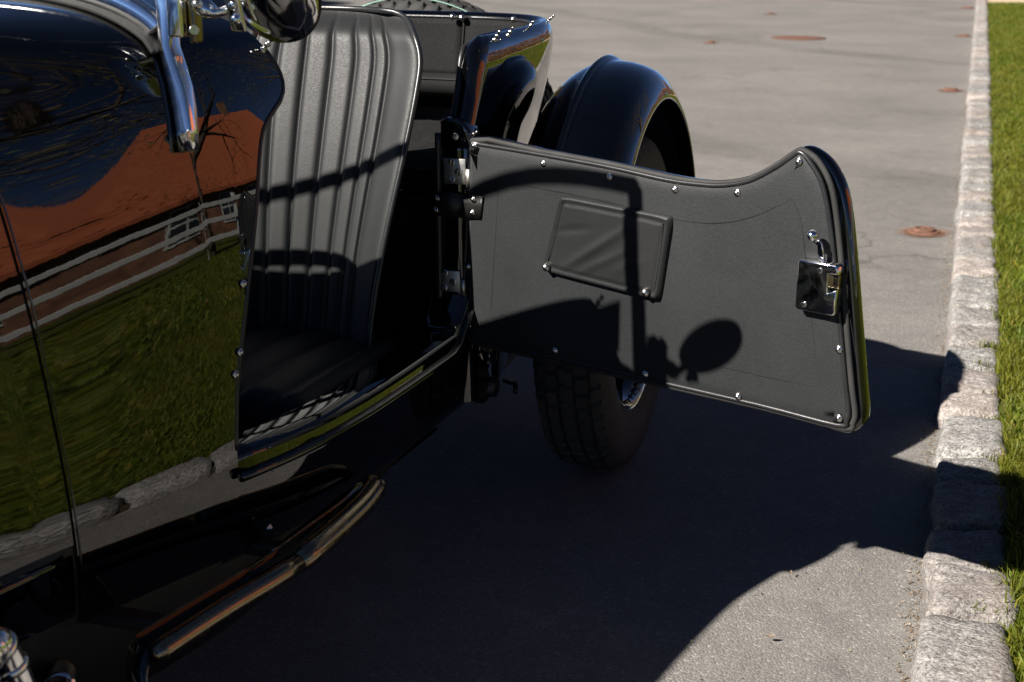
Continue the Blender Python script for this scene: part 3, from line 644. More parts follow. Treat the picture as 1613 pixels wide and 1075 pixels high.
# white card behind the lower corner of the glass
putw('corner_card', rbox_mesh(.11, .0015, .09, 0), CARD, Matrix.Translation((low[3].x - .085, by + .012, low[3].z + .085)))
# mirror clamp, arm and head
MC = at(428, -8, 'Y', by - .015); print('MIRROR', MC)
cb = at(287, 12, 'Y', by - .012)
put_ = putw
mroot = empty('door_mirror', cb); mroot.parent = car; mroot.matrix_parent_inverse = Matrix.Translation(-car.location)
def putm(name, me, mat, M=None):
    o = bpy.data.objects.new(name, me); COL.objects.link(o); o.parent = mroot; o.matrix_parent_inverse = Matrix.Translation(-mroot.location)
    if mat and not me.materials: me.materials.append(mat)
    if M is not None: o.matrix_basis = M
    return o
putm('clamp', rbox_mesh(.022, .040, .085, .004), CHROME, Matrix.Translation((cb.x - .002, cb.y, cb.z + .005)))
putm('clamp_plate', rbox_mesh(.012, .018, .092, .003), DARKMETAL, Matrix.Translation((cb.x + .016, cb.y + .004, cb.z + .001)))
putm('clamp_screw', screw_me, STEEL, frame((cb.x + .0185, cb.y - .006, cb.z - .028), (.6, -.8, 0)))
a0 = V((cb.x + .018, cb.y - .002, cb.z + .006)); a1 = at(340, 22, 'Y', by - .014)
putm('arm', (lambda d: mesh(*d))(tube_data([a0, a0.lerp(a1, .15), a0.lerp(a1, .35), a0.lerp(a1, .6), a0.lerp(a1, .85), a1, a1.lerp(MC, .35)], [.007, .010, .0125, .0125, .010, .006, .0055], 14)), CHROME)
putm('arm_bolt', bigstud_me, STEEL, frame(a0.lerp(a1, .4) + V((0, -.011, .004)), (0, -1, .25)))
MN = V((-.08, -.94, -.34)).normalized()                     # back of the mirror faces the front of the car
R0 = .066
putm('mirror_back', lathe_mesh([(R0, -.006), (R0, -.001), (R0 * .97, .0022), (R0 * .8, .0065), (R0 * .55, .0098), (R0 * .3, .0118), (.0001, .0125)], 48), CHROME, frame(MC, MN))
putm('mirror_rim', lathe_mesh([(R0 * .98, -.009), (R0 * 1.015, -.0075), (R0 * 1.02, -.004), (R0 * 1.0, -.0005)], 48), RUBBER, frame(MC, MN))
putm('mirror_glass', lathe_mesh([(.0001, -.0085), (R0 * .98, -.0085)], 48), CHROME, frame(MC, MN))
for px, py in ((368, 8), (372, 31)):
    q = at(px, py, 'Y', MC.y - .010); putm('mirror_bolt', lathe_mesh([(.0075, -.006), (.0075, .001), (.006, .0045), (.003, .0062), (.0001, .0066)], 16), CHROME, frame(q, MN))
putm('mount_plate', rbox_mesh(.022, .052, .008, .0035), CHROME, frame(at(371, 20, 'Y', MC.y - .007), MN, (1, 0, 0)))
# tonneau pin on the scuttle edge
pq = on_body(414, 78); put('fastener_pin', pin_me, STEEL, scut, frame(pq, (.75, -.1, .65)))
for px, py in ((383, 447), (378, 555), (371, 590)): put('panel_screw', stud_me, STEEL, scut, frame(on_body(px, py, .001), (1, -.12, .08)))
# raised bead on the scuttle top, in front of the windscreen
def on_top(px, py, dz=0.0):
    d = ray(px, py); best = None
    for k in range(900):
        t = .0003 + .0000012 * k; p = EYE + d * t; i = XP(p.y) - p.x
        hw = XP(p.y) - XC; ii = i if i < .1 else .1 + (i - .1) * .28 / (hw - .1)
        zz = interp(ii, [(a, b) for a, b in SECT]) if ii > -.012 else 0
        if p.z <= zz + dz: return p
    return None

# ------------------------------------------------------------------ tub behind the door
def yfront(z): return interp(z, [(.2, 2.432), (.765, 2.432), (.79, 2.442), (.82, 2.462), (.85, 2.478), (.88, 2.490), (.905, 2.500), (.925, 2.515), (.938, 2.540), (.950, 2.565)])
TH = .046
prof = [(0, .27), (0, .40), (0, .52), (0, .64), (0, .70), (0, .75), (0, .775), (0, .80), (0, .825), (0, .85), (0, .875), (.0006, .895), (.002, .910), (.005, .924), (.010, .934), (.016, .9405), (.023, .943), (.030, .9405), (.036, .934), (.041, .924), (.044, .910), (.0455, .895), (TH, .875), (TH, .85), (TH, .825), (TH, .80), (TH, .775), (TH, .75), (TH, .70), (TH, .64), (TH, .52), (TH, .40), (TH, .27)]
plan = catmull([(-.838, 2.62), (-.836, 2.75), (-.839, 2.88), (-.856, 2.99), (-.898, 3.095), (-.975, 3.17), (-1.09, 3.208), (-1.25, 3.222), (XC, 3.226)], 6)
plan = plan + [(2 * XC - x, y) for x, y in plan[-2::-1]]
def plan_n(k):
    a = plan[max(0, k - 1)]; b = plan[min(len(plan) - 1, k + 1)]; t = V((b[0] - a[0], b[1] - a[1], 0)).normalized(); return V((t.y, -t.x, 0))      # outward
def tuck(y, z, d):
    q = sstep(2.5, 2.95, y) * (.050 * sstep(.93, .62, z) + .03 * sstep(.66, .3, z)); return q
rows = []
for (d, z) in prof:
    r = []
    inner = d > TH * .5
    yf = yfront(z)
    for phi in (90, 75, 60, 45, 30, 15):                       # rounded leading edge
        c, s = math.cos(math.radians(phi)), math.sin(math.radians(phi)); dd = TH / 2 + (d - TH / 2) * c; y = yf - .030 * s
        r.append(V((XP(2.45) - dd - .002 * 0, y, z)))
    for k in range(9):
        y = lerp(yf, 2.62, k / 9); r.append(V((lerp(XP(2.45), -.838, sstep(2.45, 2.62, y)) - d - tuck(y, z, d), y, z)))
    for k, (x, y) in enumerate(plan):
        if y < 2.62 and k > 5: pass
        n = plan_n(k); q = d + tuck(y, z, d); p = V((x, y, z)) - n * q; r.append(p)
    mirror = [V((2 * XC - p.x, p.y, p.z)) for p in r[:15]][::-1]
    r += mirror; rows.append(r)
v, f = grid(rows); tub = mk('rear_tub', v, f, PAINT, car); fix_normals(tub.data)
# leather edging round the opening, inside of the post
tube('edge_piping', [(XP(2.45) - TH + .004, yfront(z) - .018, z) for z in [.77 + .008 * i for i in range(20)]] + [(XP(2.6) - TH - .002, y, .936) for y in (2.58, 2.66, 2.76)], .0055, PIPING, tub, seg=8)
# trim panels on the inside rear wall
def trim_rows(k0, k1, z0, z1, off):
    rows = []
    for i in range(10):
        z = lerp(z0, z1, i / 9); r = []
        for k in range(k0, k1 + 1):
            x, y = plan[k]; n = plan_n(k); q = TH + off + tuck(y, z, 0) + (.004 * math.sin(math.pi * i / 9)); p = V((x, y, z)) - n * q; r.append(p)
        rows.append(r)
    return rows
kmid = min(range(len(plan) // 2 + 1), key=lambda k: abs(plan[k][0] + 1.118))
NP = len(plan)
for a, b in ((3, kmid), (kmid, NP - 1 - kmid), (NP - 1 - kmid, NP - 4)):
    rows = trim_rows(a, b, .80, .928, .004); v, f = grid(rows); t = mk('trim_panel', v, f, VINYL, tub); m = t.modifiers.new('s', 'SOLIDIFY'); m.thickness = .004; m.offset = 0
    tube('trim_piping', [p.copy() + V((0, 0, .004)) for p in rows[-1]], .004, STEEL if False else PIPING, t, seg=8)
    tube('panel_joint', [r[0] + V((0, -.004, 0)) for r in rows], .0022, THREAD, t, seg=6)
for px, py in ((628, 22), (713, 27), (728, 28), (810, 31), (560, 20)):
    q = at(px, py, 'Y', 3.15 if px < 780 else 3.06); put('trim_stud', bigstud_me, STEEL, tub, frame(q, (0 if px < 780 else -.4, -1, .1)))
# padded roll at the foot of the trim and the luggage shelf
roll = [plan[k] for k in range(4, NP - 4)]
tube('padded_roll', [V((x, y, .782)) - plan_n(k + 4) * (TH + .030 + tuck(y, .78, 0)) for k, (x, y) in enumerate(roll)], .026, VINYL, tub, seg=14)
tube('roll_seam', [V((x, y, .797)) - plan_n(k + 4) * (TH + .053 + tuck(y, .78, 0)) for k, (x, y) in enumerate(roll)], .0022, THREAD, tub, seg=6)
sh = [[V((x, y, .69 + .006 * math.sin(17 * x + 9 * y) + .004 * math.sin(31 * y))) for x in [-2.0 + .05 * i for i in range(23)]] for y in [2.52 + .04 * j for j in range(17)]]
mk('luggage_shelf', *grid(sh), CLOTH, tub)
mk('shelf_front', [(-2.0, 2.52, .30), (-.93, 2.52, .30), (-.93, 2.52, .69), (-2.0, 2.52, .69)], [(0, 1, 2, 3)], CLOTH, tub)
tube('shelf_bar', [(-2.0, 2.505, .655), (-.93, 2.505, .655)], .012, PAINT, tub)
ball = lathe_mesh([(.0001, -.022), (.012, -.019), (.020, -.009), (.022, 0), (.020, .009), (.012, .019), (.0001, .022)], 14)
put('rubber_buffer', ball, RUBBER, tub, Matrix.Translation(at(712, 193, 'X', -.895)))
# fastener pins along the rim and at the post foot
for px, py, dr in ((779, 63, (.55, -.25, .8)), (800, 56, (.6, -.25, .75)), (832, 45, (.65, -.25, .7)), (862, 34, (.75, -.1, .6)), (743, 214, (.7, -.6, .45))):
    q = at(px, py, 'Z', .938) if py < 100 else at(px, py, 'Y', 2.415); put('fastener_pin', pin_me, STEEL, tub, frame(q, dr) @ Matrix.Scale(.78, 4))

# ------------------------------------------------------------------ hinge pillar with hinges
PY = 2.404; PX0, PX1 = at(696, 350, 'Y', PY).x, at(738, 300, 'Y', PY).x
pil = put('hinge_pillar', rbox_mesh(PX1 - PX0, .05, .375, .004), PAINT, car, Matrix.Translation(((PX0 + PX1) / 2, PY + .025, .5925)))
put('pillar_cap', prism_mesh([(0, 0), (.062, 0), (.0615, .02), (.056, .036), (.045, .048), (.03, .054), (.012, .056), (0, .05)], .05, .006), PAINT, pil, frame((PX0, PY + .046, .752), (0, -1, 0), (1, 0, 0)))
put('cap_screw', screw_me, CHASSIS, pil, frame((PX0 + .03, PY - .006, .775), (0, -1, 0), (.5, 0, 1)))
tube('pillar_piping', [(PX0 - .004, PY - .004, z) for z in [.40 + .02 * i for i in range(20)]], .006, PIPING, pil, seg=8)
def hinge(px0, py0, px1, py1, scr):
    p0 = at(px0, py0, 'Y', PY - .006); p1 = at(px1, py1, 'Y', PY - .006)
    c = (p0 + p1) / 2; h = put('hinge', rbox_mesh(abs(p1.x - p0.x), .005, abs(p1.z - p0.z), .0012, 2), SATIN, pil, Matrix.Translation(c))
    for sx, sy in scr: put('hinge_screw', screw_me, STEEL, pil, frame(at(sx, sy, 'Y', PY - .0085), (0, -1, 0), (random.uniform(-.6, .6), 0, 1)))
    k = V((p1.x + .005, PY - .004, (p0.z + p1.z) / 2)); hh = abs(p1.z - p0.z)
    tube('hinge_knuckle', [(k.x, k.y, k.z - hh * .62), (k.x, k.y, k.z + hh * .1)], .0052, SATIN, pil)
hinge(699, 249, 734, 291, ((711, 256), (722, 271), (711, 283)))
hinge(692, 425, 725, 461, ((700, 430), (713, 444), (699, 454)))

# ------------------------------------------------------------------ open door (local u along the door, v outward, z up)
D0 = V((-.856, 2.41, .0)); DD = V((.91987, -.39222, 0)); DV = V((.39222, .91987, 0))
def dpx(x, y):
    d = ray(x, y); t = (D0 - EYE).dot(DV) / d.dot(DV); p = EYE + d * t; return ((p - D0).dot(DD), p.z)
DM = Matrix(((DD.x, 0, DV.x * -1, D0.x), (DD.y, 0, DV.y * -1, D0.y), (0, 1, 0, 0), (0, 0, 0, 1)))     # local x = u, y = z up, z = towards the cabin side
def resample(poly, n):
    return catmull(poly, n, True)
shell_px = [(741, 217), (850, 236), (960, 256), (1050, 276), (1100, 284), (1140, 286), (1182, 279), (1222, 259), (1252, 238), (1268, 231), (1288, 239), (1308, 258), (1326, 292), (1336, 340), (1344, 420), (1352, 520), (1359, 610), (1362, 650), (1357, 670), (1341, 682), (1315, 681), (1200, 648), (1000, 604), (850, 570), (765, 550), (738, 538), (724, 512), (728, 400), (735, 290)]
trim_px = [(746, 227), (760, 228), (850, 243), (960, 263), (1050, 283), (1100, 290), (1140, 292), (1182, 285), (1222, 265), (1250, 246), (1262, 240), (1275, 252), (1294, 283), (1305, 325), (1315, 400), (1324, 500), (1332, 590), (1338, 645), (1335, 662), (1320, 669), (1195, 637), (1000, 592), (850, 558), (770, 541), (745, 532), (732, 512), (735, 400), (742, 290)]
spoly = resample([dpx(*p) for p in shell_px], 4); tpoly = resample([dpx(*p) for p in trim_px], 4)
TIN = .005
door = put('door', prism_mesh(spoly, .024, .008, 3), PAINT, car, DM @ Matrix.Translation((0, 0, -.024)))
def putd(name, me, mat, M=None):
    o = bpy.data.objects.new(name, me); COL.objects.link(o); o.parent = door; o.matrix_parent_inverse = DM.inverted() @ DM @ (DM @ Matrix.Translation((0, 0, -.024))).inverted()
    o.matrix_basis = DM @ M if M is not None else DM
    if mat and not me.materials: me.materials.append(mat)
    return o
# padded trim: fill with a fine grid so the leather can swell and crease a little
from mathutils import noise as mnoise
def pad_mesh(poly, h0, bulge, step=.012, seed=0, creases=()):
    """flat padded panel: n-gon boundary inset rings, then a triangulated interior displaced along z"""
    bm = bmesh.new(); cx = sum(p[0] for p in poly) / len(poly); cy = sum(p[1] for p in poly) / len(poly)
    n = len(poly)
    def inset(pl, d):
        out = []
        for i in range(n):
            a, b, c = V((*pl[i - 1], 0)), V((*pl[i], 0)), V((*pl[(i + 1) % n], 0)); t = (c - a).normalized(); nn = V((-t.y, t.x, 0)) * sgn; out.append((b.x + nn.x * d, b.y + nn.y * d))
        return out
    area = sum(poly[i - 1][0] * poly[i][1] - poly[i][0] * poly[i - 1][1] for i in range(n)); sgn = 1 if area > 0 else -1
    rings = [(0, 0), (0.0, h0 * .5), (.0012, h0 * .85), (.004, h0), (.010, h0 + bulge * .6), (.02, h0 + bulge)]
    vs = []
    for d, h in rings:
        pl = inset(poly, d) if d else poly; vs.append([bm.verts.new((a, b, h)) for a, b in pl])
    for r0, r1 in zip(vs, vs[1:]):
        for i in range(n): bm.faces.new((r0[i - 1], r0[i], r1[i], r1[i - 1]) if sgn > 0 else (r0[i], r0[i - 1], r1[i - 1], r1[i]))
    fc = bm.faces.new(vs[-1] if sgn > 0 else vs[-1][::-1])
    bmesh.ops.triangulate(bm, faces=[fc])
    for _ in range(0):
        ed = [e for e in bm.edges if e.calc_length() > step * 1.6 and all(v.co.z > h0 + bulge * .99 for v in e.verts)]
        if not ed: break
        bmesh.ops.subdivide_edges(bm, edges=ed, cuts=1); bmesh.ops.triangulate(bm, faces=[f for f in bm.faces if len(f.verts) > 4])
    for v_ in bm.verts:
        if v_.co.z > h0 + bulge * .99:
            q = V((v_.co.x * 6 + seed, v_.co.y * 6, seed)); v_.co.z += mnoise.fractal(q, .9, 2, 3) * .0012
            for (ax, ay, bx, by_, amp, wd) in creases:
                A, B = V((ax, ay, 0)), V((bx, by_, 0)); P_ = V((v_.co.x, v_.co.y, 0)); t = max(0, min(1, (P_ - A).dot(B - A) / (B - A).length_squared)); dist = (P_ - A.lerp(B, t)).length
                v_.co.z += amp * math.exp(-(dist / wd) ** 2) * math.sin(math.pi * min(1, .15 + .85 * t))
    bmesh.ops.recalc_face_normals(bm, faces=bm.faces)
    me = bpy.data.meshes.new('pad'); bm.to_mesh(me); bm.free(); me.polygons.foreach_set('use_smooth', [True] * len(me.polygons)); return me
dtrim = putd('door_trim', pad_mesh(tpoly, TIN, .0022, .02, 3, [(*dpx(1080, 600), *dpx(1260, 520), .0012, .01)]), TRIM)
putd('trim_piping', mesh(*tube_data([(a, b, .003) for a, b in tpoly], .0042, 8, closed=True)), PIPING)
rim_poly = resample([dpx(*p) for p in [(742, 222), (850, 239), (960, 259), (1050, 279), (1100, 287), (1140, 289), (1182, 282), (1222, 262), (1256, 239), (1270, 240), (1290, 256), (1308, 290), (1317, 335), (1326, 420), (1334, 520), (1342, 610), (1347, 650), (1343, 667), (1328, 675), (1195, 641), (1000, 597), (850, 563), (765, 545), (740, 535), (728, 512), (731, 400), (738, 290)]], 3)
putd('weather_strip', mesh(*tube_data([(a, b, -.001) for a, b in rim_poly], .0052, 8, closed=True)), RUBBER)
def dstud(px, py, me=stud_me, h=TIN + .0018):
    u, z = dpx(px, py); putd('trim_screw', me, STEEL, Matrix.Translation((u, z, h)) @ Matrix.Rotation(random.uniform(0, 3), 4, 'Z'))
for p in ((752, 229), (860, 257), (964, 278), (1067, 298), (1165, 303), (1262, 254), (1325, 549), (1325, 657), (1166, 623), (1020, 588), (878, 551), (742, 512), (741, 419)): dstud(*p)
# stitching
def stitch(path_px, name='stitching', z=TIN + .0024, step=.0052, L=.0036, wd=.0011, close=False):
    pts = catmull([dpx(*p) for p in path_px], 8, close); it = []; acc = 0
    for a, b in zip(pts, pts[1:]):
        A, B = V((*a, z)), V((*b, z)); seg = (B - A).length; t = -acc
        while t + step <= seg:
            t += step; c = A.lerp(B, t / seg); d = (B - A).normalized(); ang = math.atan2(d.y, d.x) + .12; it.append((Matrix.Translation(c) @ Matrix.Rotation(ang, 4, 'Z'), L, wd, .0010))
        acc = seg - t
    o = putd(name, mesh(*join_boxes(it), False), THREAD); o['kind'] = 'stuff'
stitch([(790, 284), (870, 299), (960, 317), (1060, 343), (1110, 350), (1150, 349), (1190, 340), (1230, 323), (1252, 313)])
stitch([(1252, 313), (1265, 345), (1272, 400), (1280, 480), (1288, 560), (1291, 606)])
stitch([(1291, 608), (1200, 590), (1100, 567), (1000, 545), (880, 515), (790, 494)]); stitch([(790, 286), (786, 350), (781, 430), (777, 488)])
# map pocket
pk = [(893, 304), (978, 320), (1062, 337), (1068, 343), (1062, 400), (1052, 462), (1040, 472), (950, 448), (870, 428), (860, 418), (872, 370), (884, 312)]
pc = [V((*dpx(*p), 0)) for p in ((861, 425), (1046, 473), (1067, 339), (890, 305))]
rows = []
CRS = [(-.62, -.75, .30, .55, .0030, .085), (-.40, -.85, .45, .10, .0018, .08), (-.9, .1, -.3, .35, -.0014, .09), (.2, -.6, .7, -.1, .0010, .11)]
for i in range(45):
    r = []
    for k in range(61):
        s, t = -1 + k / 30, -1 + i / 22; s2, t2 = s * (1 - .012 * t ** 8 * s ** 8), t
        cr = 14; m_ = max(abs(s), abs(t)); l_ = (abs(s) ** cr + abs(t) ** cr) ** (1 / cr); kx = m_ / l_ if l_ else 1; s2, t2 = s * (1 - .6 * (1 - kx)), t * (1 - .6 * (1 - kx))
        P_ = pc[0].lerp(pc[1], .5 + s2 / 2).lerp(pc[3].lerp(pc[2], .5 + s2 / 2), .5 + t2 / 2)
        edge = min(1, (1 - abs(s)) / .028, (1 - abs(t)) / .045); h = .0115 * math.sin(edge * math.pi / 2) ** .7 - .0025 * math.exp(-((min((1 - abs(s)) * 1.5, 1 - abs(t)) - .16) / .035) ** 2)
        for ax, ay, bx, by_, amp, wd in CRS:
            A, B, Q = V((ax, ay, 0)), V((bx, by_, 0)), V((s, t, 0)); tt = max(0, min(1, (Q - A).dot(B - A) / (B - A).length_squared)); h += amp * math.exp(-((Q - A.lerp(B, tt)).length / wd) ** 2) * math.sin(math.pi * (.1 + .8 * tt)) * edge
        r.append(V((P_.x, P_.y, h)))
    rows.append(r)
v, f = grid(rows); putd('map_pocket', mesh(v, f), LEATHER, Matrix.Translation((0, 0, TIN + .0015)))
stitch([(897, 312), (889, 345), (880, 385), (872, 410)], 'pocket_stitching', TIN + .0128); stitch([(1054, 346), (1049, 400), (1040, 452)], 'pocket_stitching', TIN + .0128); stitch([(880, 424), (950, 442), (1030, 463)], 'pocket_stitching', TIN + .0128)
for p in ((872, 418), (1028, 457)):
    u, z = dpx(*p); putd('pocket_stud', bigstud_me, STEEL, Matrix.Translation((u, z, TIN + .0132)))
# latch
la = [dpx(1267, 411), dpx(1330, 408), dpx(1331, 487), dpx(1268, 487)]; lc = (sum(p[0] for p in la) / 4, sum(p[1] for p in la) / 4); lw = dpx(1330, 450)[0] - dpx(1266, 450)[0]; lh = dpx(1300, 408)[1] - dpx(1300, 488)[1]
a, b = lw / 2, lh / 2
lpoly = [(-a + .004, -b), (a - .004, -b), (a, -b + .004), (a, b * .05), (a * .55, -b * .05 - .004), (a * .55, b * .62), (a, b * .62), (a, b - .004), (a - .004, b), (-a + .004, b), (-a, b - .004), (-a, -b + .004)]
latch = putd('latch', prism_mesh(lpoly, .020, .003, 3), SMUDGED, Matrix.Translation((lc[0], lc[1], TIN + .001)))
putd('latch_bolt', rbox_mesh(.016, .022, .012, .002), DARKMETAL, Matrix.Translation((lc[0] + a * .74, lc[1] + b * .3, TIN + .006)))
u, z = dpx(1305, 408); u2, z2 = dpx(1295, 366)
putd('latch_lever', strip_mesh([V((u, z - .004, TIN + .012)), V((u - .0005, z + .014, TIN + .019)), V((u - .002, z + .026, TIN + .020)), V((u2 + .0015, z2 - .006, TIN + .022))], [V((1, 0, 0))] * 4, [.010, .010, .009, .008], .0035), CHROME)
putd('lever_ball', lathe_mesh([(.0001, -.0088), (.005, -.0074), (.0080, -.0035), (.0088, 0), (.0080, .0035), (.005, .0074), (.0001, .0088)], 20), CHROME, Matrix.Translation((u2, z2, TIN + .024)))
for p in ((1305, 422), (1279, 475)):
    u, z = dpx(*p); putd('latch_screw', screw_mesh(.0042), STEEL, Matrix.Translation((u, z, TIN + .0212)) @ Matrix.Rotation(.7, 4, 'Z'))
# check strap between pillar and door
s0 = at(688, 306, 'Y', PY - .022); s1 = at(684, 336, 'Y', PY - .022)
sp_ = []
def dpt(px, py, h): u, z = dpx(px, py); return DM @ V((u, z, h))
top = [at(689, 303, 'Y', PY - .014), at(712, 304, 'Y', PY - .018), dpt(736, 305, .016), dpt(752, 307, .0105), dpt(767, 309, .0095)]
bot = [at(686, 340, 'Y', PY - .014), at(709, 341, 'Y', PY - .018), dpt(733, 341, .016), dpt(749, 343, .0105), dpt(763, 344, .0095)]
top = [V(q) for q in catmull([tuple(q) for q in top], 4)]; bot = [V(q) for q in catmull([tuple(q) for q in bot], 4)]
v, f = grid([top, [p.lerp(q, .5) for p, q in zip(top, bot)], bot]); st = mk('check_strap', v, f, STRAP, car); mdf = st.modifiers.new('s', 'SOLIDIFY'); mdf.thickness = .003; mdf.offset = 0
for px, py in ((753, 313), (751, 334)): put('strap_rivet', stud_me, STEEL, st, frame(dpt(px, py, .0118), -DV))
for px, py in ((689, 313), (687, 331)): put('strap_rivet', stud_me, STEEL, st, frame(at(px, py, 'Y', PY - .024), (-.7, -1, 0)))

# ------------------------------------------------------------------ sill, valance, floor
yb0 = ED[0][1] - .01
rows = []
for i in range(34):
    t = i / 33; y = lerp(yb0, 2.402, t); x = XP(y) + .004; zt = .428 - .006 * math.sin(math.pi * t) + .055 * sstep(.93, 1.0, t) ** 1.5; e0 = sstep(0, .03, t)
    r = [(0, -.045), (0, -.012), (.0025, -.005), (.008, -.0008), (.03, .0015), (.062, .0022), (.072, .0005), (.077, -.006), (.077, -.06)]
    rows.append([V((x - d * (1 if e0 >= 1 else .2 + .8 * e0) - (.02 * (1 - e0)), y, zt + h - .012 * (1 - e0))) for d, h in r])
v, f = grid([list(c) for c in zip(*rows)]); sill = mk('door_sill', v, f, PAINT, car); fix_normals(sill.data)
tube('sill_lip', [(XP(y) + .0075, y, .392 + (.07 * sstep(2.3, 2.402, y) ** 2)) for y in [lerp(yb0 + .004, 2.402, k / 24) for k in range(25)]], .0075, PAINT, sill)
v, f = grid([[V((body(y, z) - .0015 - ins, y, z)) for y in [lerp(yb0 - .01, 2.44, k / 20) for k in range(21)]] for z, ins in ((.255, .012), (.27, .001), (.31, 0), (.36, 0), (.40, 0))]); mk('sill_valance', v, f, PAINT, car)
v, f = grid([[V((XP(y) - .035 - ins, y, lerp(lerp(.10, .235, sstep(1.5, 2.3, y)), .285, t))) for y in [lerp(.25, 2.46, k / 30) for k in range(31)]] for t, ins in ((0, .06), (.08, .02), (.3, .0), (1.0, .0))]); mk('underbody_blind', v, f, CHASSIS, car)  # dark sheet added to hide the sunlit ground seen beneath the car
v, f = grid([[V((2 * XC - XP(y) + .05, y, .30)), V((XP(y) - .05, y, .30))] for y in [.9 + .1 * k for k in range(21)]]); fl = mk('cockpit_floor', v, f, CLOTH, car, False)
mk('floor_mat', [(-1.36, 1.55, .315), (-1.06, 1.55, .315), (-.96, 2.2, .315), (-1.36, 2.2, .315)], [(0, 1, 2, 3)], CLOTH, fl, False)
put('gearbox_tunnel', rbox_mesh(.16, 1.5, .16, .05, 4), CLOTH, fl, Matrix.Translation((XC, 1.6, .36)))
put('scuttle_trim', rbox_mesh(.012, .26, .34, .004), TRIM, scut, frame((XP(1.56) - .085, 1.56, .54), (0, 0, 1), (1, -.4, 0)))
put('kick_board', rbox_mesh(.60, .02, .5, .004), CLOTH, scut, Matrix.Translation((XC, 1.36, .56)))
dsh = put('dashboard', prism_mesh([(-.43, 0), (.43, 0), (.44, .10), (.40, .17), (.2, .2), (-.2, .2), (-.40, .17), (-.44, .10)], .03, .006), PAINT, car, frame((XC, 1.66, .83), (0, 1, 0), (-1, 0, 0)))
for dx in (-.22, -.08, .08, .22): put('gauge', lathe_mesh([(.045, 0), (.045, .012), (.04, .016), (.037, .010), (.0001, .010)], 24), CHROME, dsh, frame((XC + dx, 1.69, .93), (0, 1, 0)))
# frame rails and underside
for s in (-1, 1): put('frame_rail', rbox_mesh(.06, 3.0, .12, .008, 1), CHASSIS, car, Matrix.Translation((XC + s * .30, 1.75, .255)))
for y in (1.0, 1.9, 2.6): put('cross_member', rbox_mesh(.6, .06, .08, .006, 1), CHASSIS, car, Matrix.Translation((XC, y, .25)))
v, f = grid([[V((2 * XC - XP(y) + .06, y, .215)), V((XP(y) - .06, y, .215))] for y in [.3 + .1 * k for k in range(22)]]); mk('undertray', v, f, CHASSIS, car, False)
sp1 = at(752, 606, 'Y', 2.52)
put('spring_shackle', lathe_mesh([(.0001, -.05), (.018, -.05), (.018, -.035), (.032, -.033), (.034, -.02), (.026, -.018), (.026, .0), (.036, .002), (.036, .016), (.02, .02), (.02, .04), (.0001, .042)], 18), CHASSIS, car, frame(sp1, (1, -.15, 0)))
tube('leaf_spring', [(sp1.x - .05, sp1.y + .02, sp1.z), (sp1.x - .05, sp1.y + .2, sp1.z - .05), (sp1.x - .05, sp1.y + .4, sp1.z - .04), (sp1.x - .05, sp1.y + .75, sp1.z + .04)], .022, CHASSIS, car, flat=.5)
tube('rear_axle', [(-2.2, 2.9, .36), (-.72, 2.9, .36)], .04, CHASSIS, car)
put('axle_casing', ball, CHASSIS, car, Matrix.Translation((XC, 2.9, .36)) @ Matrix.Scale(6, 4))
tube('brake_rod', [at(795, 600, 'Y', 2.6), at(812, 605, 'Y', 2.55), at(812, 618, 'Y', 2.52)], .005, CHASSIS, car)

